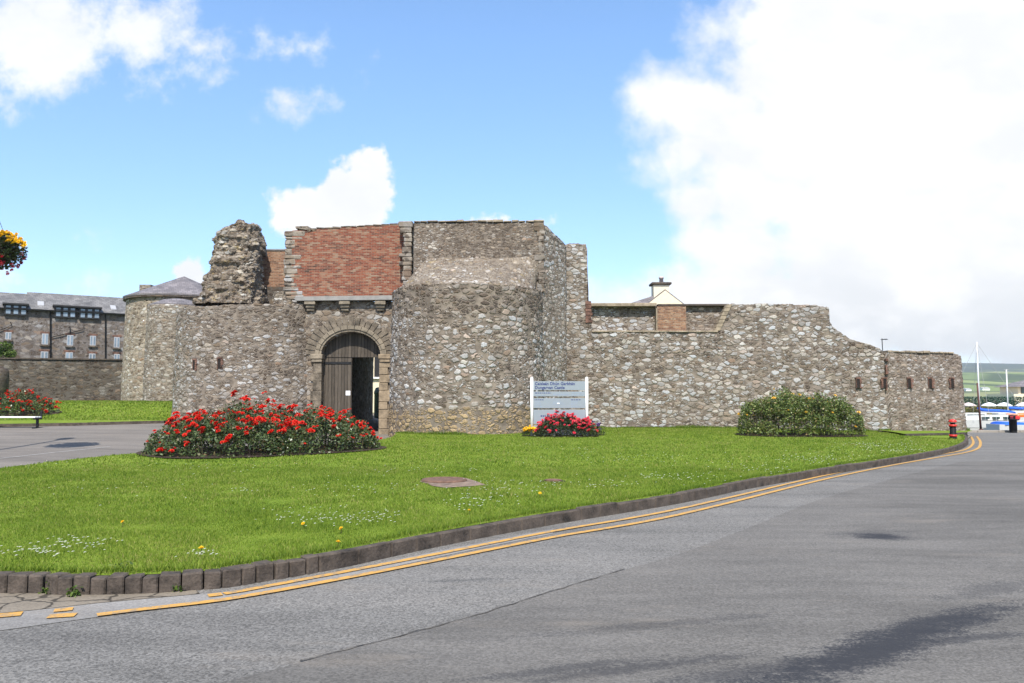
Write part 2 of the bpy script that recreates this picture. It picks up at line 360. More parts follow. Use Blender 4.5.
def leafmat(name, stops, transl=.25, spec=.3, rough=.5, zone=.0):
    m, t, b, o = newmat(name)
    a = t.new('ShaderNodeAttribute', attribute_name='rnd').outputs['Fac']
    if zone: a = t.m('ADD', a, t.m('MULTIPLY', t.m('SUBTRACT', t.noise(t.obj(), zone, 3), .5), .7))
    c = t.ramp(a, stops); t.put(b.inputs['Base Color'], c); b.inputs['Roughness'].default_value = rough; b.inputs['Specular IOR Level'].default_value = spec
    tr = t.new('ShaderNodeBsdfTranslucent'); t.put(tr.inputs[0], t.mix(1.0, c, (1.3, 1.3, .6), 'MULTIPLY'))
    ms = t.new('ShaderNodeMixShader'); ms.inputs[0].default_value = transl
    t.l.new(b.outputs[0], ms.inputs[1]); t.l.new(tr.outputs[0], ms.inputs[2]); t.l.new(ms.outputs[0], o.inputs[0]); return m
M['blade'] = leafmat('grass_blade', [(0, (.07, .125, .014)), (.45, (.13, .20, .022)), (.82, (.205, .262, .036)), (1, (.30, .275, .10))], .3, .15, .6, zone=.5)
M['rose_leaf'] = leafmat('rose_leaf', [(0, (.028, .045, .016)), (.5, (.065, .10, .032)), (.85, (.12, .155, .06)), (1, (.15, .08, .04))], .15, .5, .38)
M['bush_leaf'] = leafmat('bush_leaf', [(0, (.035, .06, .016)), (.5, (.105, .15, .036)), (.85, (.20, .235, .07)), (1, (.24, .17, .075))], .2, .4, .42)
M['bed_leaf'] = leafmat('bedding_leaf', [(0, (.02, .035, .012)), (.6, (.045, .075, .02)), (1, (.06, .03, .03))], .15, .4, .45)
M['tree_leaf'] = leafmat('tree_leaf', [(0, (.03, .06, .012)), (.5, (.075, .125, .022)), (1, (.13, .18, .035))], .25, .3, .5)
M['red_rose'] = leafmat('red_rose_petal', [(0, (.36, .006, .006)), (.5, (.62, .018, .012)), (1, (.78, .07, .035))], .12, .2, .6)
M['yellow_rose'] = leafmat('yellow_rose_petal', [(0, (.74, .42, .06)), (1, (.86, .68, .22))], .12, .2, .6)
M['pink_petal'] = leafmat('pink_petal', [(0, (.50, .015, .05)), (.5, (.70, .045, .08)), (1, (.80, .14, .18))], .12, .2, .6)
M['purple_petal'] = leafmat('purple_petal', [(0, (.06, .03, .14)), (1, (.16, .08, .28))], .12, .2, .6)
M['yellow_petal'] = leafmat('yellow_petal', [(0, (.74, .40, .01)), (1, (.85, .60, .04))], .12, .2, .6)
M['white_petal'] = leafmat('white_petal', [(0, (.72, .72, .68)), (1, (.85, .85, .82))], .15, .2, .6)

# ------------------------------------------------------------------ pixel helpers and terrain
def P(px, py, Y):
    u = (px-512)/F; v = (341.5-py)/F; y = CP-v*SP; z = SP+v*CP
    return (u/y*Y, Y, EYE+z/y*Y)
def XZ(px, py, Y): a = P(px, py, Y); return a[0], a[2]
def s01(a, b, x): t = np.clip((np.asarray(x, float)-a)/(b-a), 0, 1); return t*t*(3-2*t)
def H(x, y):
    wl = s01(-6.5, -13, x)
    return wl*(.12*s01(16, 22, y)+.45*s01(21, 34, y)+.7*s01(34, 42, y)) - .35*s01(8, 20, x)*s01(24, 46, y)
def HL(x, y): return H(x, y)+.14+.08*s01(25, 34, y)
def HU(x, y): return H(x, y)+.11
def G(px, py, zf=H):
    u = (px-512)/F; v = (341.5-py)/F; y = CP-v*SP; z = SP+v*CP
    # march along the ray to the surface
    t0 = 1.0
    prev = t0
    for t in np.geomspace(2, 2500, 1500):
        X, Yy, Z = u*t, y*t, EYE+z*t
        if Z < float(zf(X, Yy)):
            lo, hi = prev, t
            for _ in range(30):
                mid = (lo+hi)/2
                if EYE+z*mid < float(zf(u*mid, y*mid)): hi = mid
                else: lo = mid
            return (u*hi, y*hi, EYE+z*hi)
        prev = t
    return (u*400, y*400, EYE+z*400)
def GL(pts, zf=H): return [G(a, b, zf)[:2] for a, b in pts]
def catmull(pts, step):
    pts = [np.array(p, float) for p in pts]; q = [2*pts[0]-pts[1]]+pts+[2*pts[-1]-pts[-2]]; out = []
    for i in range(1, len(q)-2):
        p0, p1, p2, p3 = q[i-1:i+3]; n = max(2, int(np.linalg.norm(p2-p1)/step))
        for k in range(n):
            t = k/n
            out.append(.5*((2*p1)+(-p0+p2)*t+(2*p0-5*p1+4*p2-p3)*t*t+(-p0+3*p1-3*p2+p3)*t**3))
    out.append(pts[-1]); return np.array(out)
def resample(path, step):
    path = np.asarray(path, float); d_ = np.r_[0, np.cumsum(np.linalg.norm(np.diff(path, axis=0), axis=1))]
    n = max(2, int(d_[-1]/step)+1); s = np.linspace(0, d_[-1], n)
    return np.c_[np.interp(s, d_, path[:, 0]), np.interp(s, d_, path[:, 1])]
def offset(path, dist):
    p = np.asarray(path, float); t = np.gradient(p, axis=0); t /= np.linalg.norm(t, axis=1)[:, None]+1e-9
    return p+np.c_[-t[:, 1], t[:, 0]]*dist
def inside(poly, X, Y):
    poly = np.asarray(poly); r = np.zeros(X.shape, bool); n = len(poly); j = n-1
    for i in range(n):
        xi, yi = poly[i]; xj, yj = poly[j]
        c = ((yi > Y) != (yj > Y)) & (X < (xj-xi)*(Y-yi)/(yj-yi+1e-12)+xi); r ^= c; j = i
    return r

# ------------------------------------------------------------------ object helpers
def tag(o, label=None, cat=None, group=None, kind=None):
    if label: o['label'] = label
    if cat: o['category'] = cat
    if group: o['group'] = group
    if kind: o['kind'] = kind
    return o
def thing(name, loc, label, cat, group=None):
    o = bpy.data.objects.new(name, None); col.objects.link(o); o.location = loc; o.empty_display_size = .3
    return tag(o, label, cat, group)
def link(name, me, mat=None, parent=None, smooth=False):
    if mat: me.materials.append(mat)
    if parent is not None:
        root = parent
        off = Vector((0, 0, 0)); q = parent
        while q is not None: off += q.location; q = q.parent
        me.transform(__import__('mathutils').Matrix.Translation(-off))
    o = bpy.data.objects.new(name, me); col.objects.link(o)
    if parent is not None: o.parent = parent
    if smooth: me.shade_smooth()
    return o
def struct(o): o['kind'] = 'structure'; return o
def mesh(name, V, Fc):
    me = bpy.data.meshes.new(name); me.from_pydata([tuple(v) for v in V], [], [tuple(f) for f in Fc]); me.update(); return me
def fastmesh(name, V, k, rnd=None):
    """V: (n*k,3) vertices, each run of k is one face"""
    V = np.ascontiguousarray(V, np.float32); nv = len(V); nf = nv//k
    me = bpy.data.meshes.new(name); me.vertices.add(nv); me.vertices.foreach_set('co', V.ravel())
    me.loops.add(nv); me.loops.foreach_set('vertex_index', np.arange(nv, dtype=np.int32))
    me.polygons.add(nf); me.polygons.foreach_set('loop_start', np.arange(0, nv, k, dtype=np.int32)); me.polygons.foreach_set('loop_total', np.full(nf, k, np.int32))
    if rnd is not None:
        a = me.attributes.new('rnd', 'FLOAT', 'FACE'); a.data.foreach_set('value', np.ascontiguousarray(rnd, np.float32))
    me.update(); me.validate(); return me
class MB:
    def __init__(s): s.V = []; s.F = []
    def add(s, V, Fc): n = len(s.V); s.V += [tuple(v) for v in V]; s.F += [tuple(i+n for i in f) for f in Fc]; return s
    def box(s, x0, x1, y0, y1, z0, z1, j=0, rot=0, c=None):
        V = [(x, y, z) for z in (z0, z1) for y in (y0, y1) for x in (x0, x1)]
        if j: V = [tuple(a+random.uniform(-j, j) for a in v) for v in V]
        if rot:
            cx, cy = c if c else ((x0+x1)/2, (y0+y1)/2); ca, sa = math.cos(rot), math.sin(rot)
            V = [(cx+(x-cx)*ca-(y-cy)*sa, cy+(x-cx)*sa+(y-cy)*ca, z) for x, y, z in V]
        return s.add(V, [(0, 2, 3, 1), (4, 5, 7, 6), (0, 1, 5, 4), (2, 6, 7, 3), (0, 4, 6, 2), (1, 3, 7, 5)])
    def tube(s, pts, r, n=8, r1=None, caps=True):
        pts = [Vector(p) for p in pts]; rings = []
        for i, p in enumerate(pts):
            dd = (pts[min(i+1, len(pts)-1)]-pts[max(i-1, 0)]).normalized()
            a = dd.orthogonal().normalized() if abs(dd.z) < .99 else Vector((1, 0, 0)); b_ = dd.cross(a).normalized(); a = b_.cross(dd)
            rr = r if r1 is None else r+(r1-r)*i/(len(pts)-1)
            rings.append([p+a*rr*math.cos(2*PI*k/n)+b_*rr*math.sin(2*PI*k/n) for k in range(n)])
        V = [v for rg in rings for v in rg]; Fc = [(i*n+k, i*n+(k+1) % n, (i+1)*n+(k+1) % n, (i+1)*n+k) for i in range(len(pts)-1) for k in range(n)]
        if caps: Fc += [tuple(range(n))[::-1], tuple((len(pts)-1)*n+k for k in range(n))]
        return s.add(V, Fc)
    def lathe(s, prof, c, n=24):
        V = [(c[0]+r*math.cos(2*PI*k/n), c[1]+r*math.sin(2*PI*k/n), c[2]+z) for r, z in prof for k in range(n)]
        Fc = [(i*n+k, i*n+(k+1) % n, (i+1)*n+(k+1) % n, (i+1)*n+k) for i in range(len(prof)-1) for k in range(n)]
        Fc += [tuple(range(n))[::-1], tuple((len(prof)-1)*n+k for k in range(n))]
        return s.add(V, Fc)
    def quadprism(s, A, B, nrm, z0, z1, t0, t1):
        """slab between plan points A and B, from t0 to t1 along nrm"""
        A = np.array(A[:2]); B = np.array(B[:2]); nrm = np.array(nrm)
        pl = [A+nrm*t0, B+nrm*t0, B+nrm*t1, A+nrm*t1]
        V = [(*p, z0) for p in pl]+[(*p, z1) for p in pl]
        return s.add(V, [(0, 1, 2, 3)[::-1], (4, 5, 6, 7), (0, 1, 5, 4), (1, 2, 6, 5), (2, 3, 7, 6), (3, 0, 4, 7)])
    def build(s, name, mat, parent=None, smooth=False, bevel=0):
        me = mesh(name, s.V, s.F)
        bm = bmesh.new(); bm.from_mesh(me); bmesh.ops.recalc_face_normals(bm, faces=bm.faces)
        if bevel: bmesh.ops.bevel(bm, geom=list(bm.edges), offset=bevel, segments=1, affect='EDGES', profile=.5)
        bm.to_mesh(me); bm.free()
        return link(name, me, mat, parent, smooth)

def sheet(name, poly, zf, mat, cell=1.0, kind='structure', parent=None, off=0.0, ring=None):
    poly = [np.array(p[:2], float) for p in poly]
    B = []
    for i in range(len(poly)):
        a, b_ = poly[i], poly[(i+1) % len(poly)]; L = np.linalg.norm(b_-a)
        if L < 1e-4: continue
        n = max(1, int(L/cell))
        B += [a+(b_-a)*k/n for k in range(n)]
    B = np.array(B); lo, hi = B.min(0), B.max(0)
    gx, gy = np.meshgrid(np.arange(lo[0], hi[0], cell), np.arange(lo[1], hi[1], cell)); gx = gx.ravel(); gy = gy.ravel()
    ok = inside(B, gx, gy); I = np.c_[gx[ok], gy[ok]]
    pts = [Vector(p) for p in B]+[Vector(p) for p in I]; nb = len(B)
    res = delaunay_2d_cdt(pts, [(i, (i+1) % nb) for i in range(nb)], [], 1, 1e-5)
    V2 = np.array([tuple(v) for v in res[0]]); Z = zf(V2[:, 0], V2[:, 1])+off
    me = mesh(name, np.c_[V2, Z], res[2])
    bm = bmesh.new(); bm.from_mesh(me); bmesh.ops.recalc_face_normals(bm, faces=bm.faces)
    if sum(f.normal.z for f in bm.faces) < 0: bmesh.ops.reverse_faces(bm, faces=bm.faces)
    bm.to_mesh(me); bm.free()
    o = link(name, me, mat, parent, True)
    if kind: o['kind'] = kind
    return o

def wall(name, path, thick, zb, zt, mat, parent=None, du=.06, batter=0., jag=0., bulge=.03, seed=0, jagscale=1.0):
    """solid masonry wall; path runs left to right as seen from outside, outward is to the right of travel"""
    path = [np.array(p[:2], float) for p in path]; S = [path[0]]; acc = [0.]
    for a, b_ in zip(path[:-1], path[1:]):
        L = np.linalg.norm(b_-a); n = max(1, int(round(L/du)))
        for k in range(1, n+1): S.append(a+(b_-a)*k/n); acc.append(acc[-1]+L/n)
    S = np.array(S); acc = np.array(acc); n = len(S)
    t = np.gradient(S, axis=0); t /= np.linalg.norm(t, axis=1)[:, None]+1e-9
    N = np.c_[t[:, 1], -t[:, 0]]
    ZB = np.array([zb(s) if callable(zb) else zb for s in acc], float); ZT = np.array([zt(s) if callable(zt) else zt for s in acc], float)
    if jag:
        for i in range(n):
            ZT[i] += jag*(mnoise.noise((acc[i]*2.2*jagscale, seed*3.3, 0))+.7*mnoise.noise((acc[i]*6*jagscale, seed*7.1, 5)))
    nv = max(2, int((ZT-ZB).max()/du)); nt = max(1, int(thick/.12))
    ring = nv+1+nt+1; V = np.zeros((n, ring, 3))
    for k in range(nv+1):
        f = k/nv; off_ = batter*(1-f); z = ZB+(ZT-ZB)*f
        if ZT.max()-ZT.min() > .5:
            zl_ = ZT.min()-.05; kl_ = max(1, int(nv*.55)); z = ZB+(zl_-ZB)*k/kl_ if k <= kl_ else zl_+(ZT-zl_)*(k-kl_)/(nv-kl_)
        p = S+N*off_
        V[:, k, :2] = p; V[:, k, 2] = z
    if bulge:
        for i in range(n):
            for k in range(nv+1):
                v = V[i, k]; b_ = bulge*(mnoise.noise((v[0]*.8, v[1]*.8, v[2]*.8+seed))+.5*mnoise.noise((v[0]*2.6, v[1]*2.6, v[2]*2.6+seed)))
                V[i, k, :2] += N[i]*b_
    for k in range(1, nt+1):
        f = k/nt; V[:, nv+k, :2] = S-N*thick*f; V[:, nv+k, 2] = ZT
        if jag: V[:, nv+k, 2] += np.array([jag*.6*mnoise.noise((acc[i]*3*jagscale, k*.7, seed)) for i in range(n)])
    V[:, nv+nt+1, :2] = S-N*thick; V[:, nv+nt+1, 2] = ZB
    idx = np.arange(n*ring).reshape(n, ring); Fc = []
    a = idx[:-1]; b_ = idx[1:]
    for k in range(ring):
        k2 = (k+1) % ring
        Fc.append(np.stack([a[:, k], b_[:, k], b_[:, k2], a[:, k2]], 1))
    Fc = [tuple(f) for f in np.concatenate(Fc)]
    Fc += [tuple(idx[0]), tuple(idx[-1][::-1])]
    me = mesh(name, V.reshape(-1, 3), Fc)
    UV = np.zeros((n, ring, 2)); UV[:, :, 0] = acc[:, None]+seed*17.3; UV[:, :, 1] = V[:, :, 2]
    for k in range(1, nt+1): UV[:, nv+k, 1] = ZT+thick*k/nt
    ul = me.uv_layers.new(name='masonry'); li = np.empty(len(me.loops), np.int32); me.loops.foreach_get('vertex_index', li)
    ul.data.foreach_set('uv', UV.reshape(-1, 2)[li].astype(np.float32).ravel())
    return link(name, me, mat, parent, True)
def arc(c, r, a0, a1, step=.06):
    n = max(4, int(abs(R(a1-a0))*r/step))
    return [(c[0]+r*math.cos(R(a0+(a1-a0)*k/n)), c[1]+r*math.sin(R(a0+(a1-a0)*k/n))) for k in range(n+1)]

# =================================================================== GROUND, ROAD, LAWNS
STAINS = [(875, 650, 2.2, .26, .62, .95, 1.7), (930, 625, 1.2, .22, .55, .8, 2.2), (960, 640, .9, .1, .3, .6, 2.2), (760, 672, 1.1, .16, .42, .55, 2.4), (882, 537, .40, .26, .0, .95, 4.5), (870, 534, .7, .35, .2, .35, 4),
          (640, 668, 1.0, .1, .35, .5, 3), (560, 670, .8, .09, .35, .45, 3), (470, 580, .5, .07, .2, .35, 3), (990, 590, .8, .2, .5, .4, 3), (660, 625, 1.4, .12, .3, .3, 3)]
M['asphalt'] = asphalt('worn_asphalt', (.150, .143, .134), .8, .34, True)
M['asphalt_new'] = asphalt('smooth_asphalt', (.128, .120, .111), .5, .5, True)
M['drive'] = asphalt('drive_tarmac', (.165, .147, .13), .35, .3)
M['gutter'] = asphalt('gutter_concrete', (.21, .2, .19), .35, .3)
M['pave'] = asphalt('pavement_concrete', (.24, .215, .185), .3, .2)

# far ground to the horizon, with the harbour basin cut into it
def Hg(x, y):
    hb = s01(45.9, 46.2, y)*s01(9.8, 10.1, x)*(1-s01(136, 150, y))
    z = H(x, y)*(1-s01(60, 90, np.abs(y)))-.05
    far = s01(140, 150, y)*s01(9, 12, x)
    z = z*(1-far)+far*(-.9)
    return z*(1-hb)+hb*(-4.0)
gx = np.unique(np.r_[-np.geomspace(60, 9000, 16)[::-1], np.arange(-60, 9.7, 2.), 9.75, 9.95, 10.15, np.arange(11, 60, 2.), np.geomspace(60, 9000, 16)])
gy = np.unique(np.r_[-np.geomspace(20, 6000, 10)[::-1], np.arange(-20, 45, 2.), 45.85, 46.05, 46.25, np.arange(48, 80, 4), np.arange(80, 152, 4), np.geomspace(155, 9000, 16)])
XX, YY = np.meshgrid(gx, gy); ZZ = Hg(XX, YY); nx, ny = len(gx), len(gy)
idx = np.arange(nx*ny).reshape(ny, nx)
Fc = np.stack([idx[:-1, :-1], idx[:-1, 1:], idx[1:, 1:], idx[1:, :-1]], -1).reshape(-1, 4)
gm, gt, gb, go_ = newmat('rough_ground'); gp = gt.obj()
gt.put(gb.inputs['Base Color'], gt.ramp(gt.m('ADD', gt.m('MULTIPLY', gt.noise(gp, .02, 5), .6), gt.m('MULTIPLY', gt.noise(gp, .8, 5), .4)), [(.35, (.06, .10, .02)), (.5, (.10, .15, .03)), (.65, (.2, .19, .09))]))
struct(link('ground', mesh('ground', np.c_[XX.ravel(), YY.ravel(), ZZ.ravel()], Fc), gm, None, True))
struct(sheet('road', [(-60, -25), (60, -25), (60, 45.7), (-60, 45.7)], H, M['asphalt'], .8))

# kerb line traced as a real curve on the ground
KPX = [(0, 594), (43, 595.3), (90, 595.6), (130, 594.8), (160, 593.6), (196, 590.8), (235, 587), (270, 581), (340, 568.5), (440, 546.5), (553, 524.8), (680, 503.5),
       (751, 488.5), (822, 476), (893, 464.2), (936, 456), (958, 450.5)]
K0 = GL(KPX)
g0 = np.array(K0[0])
KP = [(-17, 5.55), (-12, 6.15), (-8, 6.48)]+[p for p in K0]+GL([(966, 446.5), (968.5, 443.6), (967, 440.8), (961, 438.6)])
KC = catmull(KP, .1); KC = resample(KC, .05)
kl = np.r_[0, np.cumsum(np.linalg.norm(np.diff(KC, axis=0), axis=1))]
kb = MB(); s = 0.
sbreak = kl[np.argmin(np.linalg.norm(KC-np.array(G(320, 572)[:2]), axis=1))]
def kat(s_): return np.array([np.interp(s_, kl, KC[:, 0]), np.interp(s_, kl, KC[:, 1])])
while s < kl[-1]-.1:
    L = random.uniform(.125, .178) if s < sbreak else random.uniform(.7, .95)
    L = min(L, kl[-1]-s)
    g_ = .012 if s < sbreak else .006
    k = 1 if s < sbreak else 2
    hh = random.uniform(-.013, .010)
    for q in range(k):
        a = s+(L-g_)*q/k; b2 = s+(L-g_)*(q+1)/k
        pa, pb = kat(a), kat(b2); tt = (pb-pa)/np.linalg.norm(pb-pa); nn = np.array([-tt[1], tt[0]])
        dep = .15 if s < sbreak else .11
        ra, rb = (random.uniform(-.012, .010), random.uniform(-.012, .010)) if s < sbreak else (0, 0)
        pl = [pa-nn*ra, pb-nn*rb, pb+nn*dep, pa+nn*dep]
        z0 = [float(H(*p)) for p in pl]
        kb.add([(*p, z-.08) for p, z in zip(pl, z0)]+[(*p, float(HL(*p))+.008+hh+random.uniform(-.005, .005)) for p, z in zip(pl, z0)],
               [(3, 2, 1, 0), (4, 5, 6, 7), (0, 1, 5, 4), (1, 2, 6, 5), (2, 3, 7, 6), (3, 0, 4, 7)])
    s += L
struct(kb.build('kerb', M['kerb'], None, False, .012))

# gutter strip, cobbled apron, newer asphalt, yellow lines
strip = lambda a, b_: list(a)+list(b_)[::-1]
gl_lo = GL([(-160, 650), (0, 631), (50, 624), (97, 617.5), (140, 611.5), (190, 605.5), (240, 598), (340, 579), (440, 557), (553, 534)])
gl_hi = GL([(-160, 628), (0, 614), (50, 609), (100, 603.5), (150, 599), (200, 594.5), (240, 590), (340, 572), (440, 551), (553, 529)])
struct(sheet('gutter', strip(catmull(gl_lo, .3), catmull(gl_hi, .3)), H, M['gutter'], .4, off=.004))
apm, t, b, o = newmat('cracked_cobble_apron'); p = t.obj()
e = t.vor(t.v('ADD', p, t.v('SCALE', t.noise(p, 3, 3, .6, 'Color'), None, .25)), 2.6, 'DISTANCE_TO_EDGE', 'Distance')
c = t.ramp(t.m('ADD', t.m('MULTIPLY', t.noise(p, 2, 5), .5), t.m('MULTIPLY', t.noise(p, 45, 3, .7), .5)), [(.3, (.10, .085, .065)), (.7, (.25, .21, .165))])
t.put(b.inputs['Base Color'], t.mix(t.sm(e, .012, .035, .85, 0), c, (.03, .025, .02))); bump(t, b, t.sm(e, 0, .05), .6, .02)
ap_lo = catmull(gl_hi[:6], .3); ap_hi = catmull([(-17, 5.55-.0), (-12, 6.15), (-8, 6.48)]+K0[:6], .3)
struct(sheet('apron', strip(ap_lo, ap_hi), H, apm, .4, off=.007))
seam = GL([(120, 700), (228, 682), (340, 652), (410, 634), (482, 614), (545, 594), (607, 575), (680, 554), (751, 527), (822, 499), (900, 477), (960, 462)])
sm_ = catmull(seam, .3)
ov = list(sm_)+GL([(1000, 461.5), (1100, 463)])+[(45, 25), (45, -20), (-2, -20)]
struct(sheet('road_overlay', ov, H, M['asphalt_new'], .6, off=.004))
seamc = flat('seam_tar', (.092, .083, .072), .8, .5, 8)
sj = resample(catmull(GL([(300, 662), (340, 652), (410, 634), (482, 614), (545, 594), (607, 575), (625, 569.5)]), .1), .08)
wj = np.array([.002+.012*(mnoise.noise((q*.35, 2, 0))+.5) for q in range(len(sj))])[:, None]
tj = np.gradient(sj, axis=0); tj /= np.linalg.norm(tj, axis=1)[:, None]; nj = np.c_[-tj[:, 1], tj[:, 0]]
wig = np.array([.02*mnoise.noise((q*.5, 9, 0)) for q in range(len(sj))])[:, None]
A_ = sj+nj*(wig+wj); B_ = sj+nj*(wig-wj)
V = np.r_[np.c_[A_, H(A_[:, 0], A_[:, 1])+.008], np.c_[B_, H(B_[:, 0], B_[:, 1])+.008]]; n = len(sj)
struct(link('road_seam', mesh('road_seam', V, [(i, i+1, n+i+1, n+i) for i in range(n-1)]), seamc))

def line(name, px, wdt, mat, off=.012):
    c_ = resample(catmull(GL(px), .1), .15); a = offset(c_, wdt/2); b_ = offset(c_, -wdt/2); n = len(c_)
    V = np.r_[np.c_[a, H(a[:, 0], a[:, 1])+off], np.c_[b_, H(b_[:, 0], b_[:, 1])+off]]
    return struct(link(name, mesh(name, V, [(i, i+1, n+i+1, n+i) for i in range(n-1)]), mat))
line('yellow_line', [(97, 616.2), (141, 610.6), (187, 605.4), (240, 598.2), (340, 580), (440, 560.5), (553, 538), (680, 515), (822, 480.3), (893, 465.5), (936, 458), (964, 453.2), (976, 449.6), (980, 446), (980, 441), (977, 436.5)], .09, M['yellow'])
line('yellow_line', [(224, 594.9), (240, 592.3), (340, 573.6), (440, 554.2), (553, 531.9), (680, 509.2), (822, 476.5), (893, 462.4), (936, 455.4), (960, 451.3), (969, 448), (973, 444), (973, 440.5), (971, 436.5)], .085, M['yellow'])
line('yellow_line', [(208, 596.8), (222, 595.2)], .1, M['yellow'])
line('yellow_line', [(-120, 633), (-40, 622), (0, 616.8), (22, 614.9)], .12, M['yellow'])
line('yellow_line', [(54, 611.8), (73, 610.1)], .1, M['yellow'])
line('yellow_line', [(48, 617.7), (76, 616)], .11, M['yellow'])
wl = flat('pale_line', (.30, .285, .27), .9, .2, 6)

# lawns
INK = offset(KC, .10)
wedge = GL([(961, 439.4), (952, 438.8), (935, 437.8), (908, 436.4)], HL)
LB = GL([(392, 437.2), (376, 440.8), (300, 447.5), (220, 448.5), (145, 452.5), (70, 459.5), (0, 468.3), (-120, 483)], HL)
wallbase = [(24.0, 38.4), (21.9, 38.45), (17.5, 36.95), (2.6, 36.9), (1.5, 34.2), (.6, 31.9), (-1.9, 30.6), (-3.6, 31.1), (-4.6, 32.0)]
lawn_poly = list(INK[::6])+[tuple(INK[-1])]+wedge+GL([(955, 435.8), (964, 434.6)], HL)+wallbase[1:]+LB+[(-19, 13.5), (-19, 5.6)]
struct(sheet('front_lawn', lawn_poly, HL, M['lawn'], .35))
# back of the lawn edge above the little pavement
back_k = resample(GL([(905, 436.2), (930, 435.6), (952, 435.2), (965, 434.6)], HL), .2)
bk = MB()
for a, b2 in zip(back_k[:-1], back_k[1:]): bk.quadprism(a, b2, (0, 1), float(H(*a))-.05, float(HL(*a))+.09, -.06, .06)
struct(bk.build('kerb', M['kerb'], None))
strip_poly = [tuple(p) for p in back_k]+[(22.1, 38.4), (21.9, 38.45), (17.5, 36.95), (16.9, 36.95)]
struct(sheet('wall_strip_lawn', strip_poly, HL, M['lawn'], .3, off=.08))
struct(sheet('pavement', GL([(908, 436.6), (952, 435.4), (966, 434.6), (972, 436.5), (967, 440.5), (961, 439.2), (935, 438)], H), H, M['pave'], .3, off=.06))
struct(sheet('driveway', [tuple(p) for p in GL([(-260, 500), (-120, 483.5), (0, 469.2), (70, 460.4), (145, 453.4), (220, 449.5), (300, 448.4), (376, 441.8), (395, 438)], H)]+[(-4.9, 35.3), (-5.9, 35.3), (-5.9, 62), (-9.5, 62), (-9.5, 35), (-15, 37)]
       +GL([(182, 417.6), (165, 421.4), (80, 423.6), (0, 424.8), (-200, 428)], H), H, M['drive'], .6, off=.010))
dk = resample(catmull(GL([(-120, 470), (0, 459), (60, 452.3), (110, 447)], H), .2), .3)
a = offset(dk, .05); b_ = offset(dk, -.05); n = len(dk)
struct(link('drain_strip', mesh('drain_strip', np.r_[np.c_[a, H(a[:, 0], a[:, 1])+.016], np.c_[b_, H(b_[:, 0], b_[:, 1])+.016]], [(i, i+1, n+i+1, n+i) for i in range(n-1)]), wl))
UL = GL([(-200, 427.2), (0, 424.2), (80, 423), (165, 420.8), (181, 417.2)], HU)
struct(sheet('upper_lawn', UL+[(-15.6, 37.5), (-14, 44), (-14, 57), (-60, 54)], HU, M['lawn'], .6))
uk = MB(); up_ = resample(UL, .4)
for a, b2 in zip(up_[:-1], up_[1:]): uk.quadprism(a, b2, (0, -1), float(H(*a))-.05, float(HU(*a))+.015, 0, .10)
struct(uk.build('kerb', M['kerb'], None))

# =================================================================== GATEHOUSE
YG = 35.2
gh = thing('castle_gatehouse', (-7.2, YG, 0), 'castle gateway of dark stone with an arched wooden door below a red brick panel', 'gatehouse')
AX0, AX1 = XZ(320.5, 400, YG)[0], XZ(380, 400, YG)[0]; AC = (AX0+AX1)/2; AW = (AX1-AX0)/2
ZS = XZ(350, 355.5, YG)[1]; ZA = XZ(350, 331.5, YG)[1]
def archz(x, e=0.0):
    u = min(1, abs(x-AC)/(AW+e)); return ZS+(ZA-ZS+e)*math.sqrt(max(0, 1-u**2.0))*(1-.04*math.sin(u*PI))
ZB = XZ(350, 301.5, YG)[1]      # underside of the lintel
GX0 = -10.1; GX1 = -4.5
path = [(GX0, YG), (AX0, YG), (AX0+.002, YG)]+[(x, YG) for x in np.linspace(AX0+.05, AX1-.05, 40)]+[(AX1-.002, YG), (AX1, YG), (GX1, YG)]
wall('gate_wall', path, 1.1, lambda s_: (archz(GX0+s_) if AX0+.001 < GX0+s_ < AX1-.001 else -.2), ZB, M['gate'], gh, .06, bulge=.02, seed=3)
# voussoirs: a moulded inner ring and a rough outer ring of radial stones
def archpt(th, e): # th 0..PI from right to left
    return AC+(AW+e)*math.cos(th), ZS+(ZA-ZS+e)*math.sin(th)
mb = MB(); nV = 15
for k in range(nV):
    a0, a1 = PI*k/nV+.008, PI*(k+1)/nV-.008
    for (e0, e1, y0, y1) in ((0.0, .10, YG-.05, YG+.5), (.10, .27, YG-.10, YG+.3)):
        pts = []
        for a in (a0, (a0+a1)/2, a1): pts.append(archpt(a, e0))
        for a in (a1, (a0+a1)/2, a0): pts.append(archpt(a, e1))
        V = [(x, y0, z) for x, z in pts]+[(x, y1, z) for x, z in pts]
        mb.add(V, [tuple(range(6)), tuple(range(11, 5, -1))]+[(i, (i+1) % 6, 6+(i+1) % 6, 6+i) for i in range(6)])
mb.build('arch_moulding', M['ashlar'], gh, False)
mb = MB(); nV = 21
for k in range(nV):
    a0, a1 = PI*k/nV+.012, PI*(k+1)/nV-.012; e1 = random.uniform(.5, .8)
    pts = [archpt(a0, .275), archpt(a1, .275), archpt(a1, e1+random.uniform(-.05, .05)), archpt(a0, e1)]
    pts = [(x, max(z, ZS+.05)) for x, z in pts]
    yy = YG-.035-random.uniform(0, .03)
    mb.add([(x, yy, z) for x, z in pts]+[(x, YG+.2, z) for x, z in pts], [(0, 1, 2, 3), (7, 6, 5, 4)]+[(i, (i+1) % 4, 4+(i+1) % 4, 4+i) for i in range(4)])
mb.build('voussoir_ring', M['archstone'], gh, False)
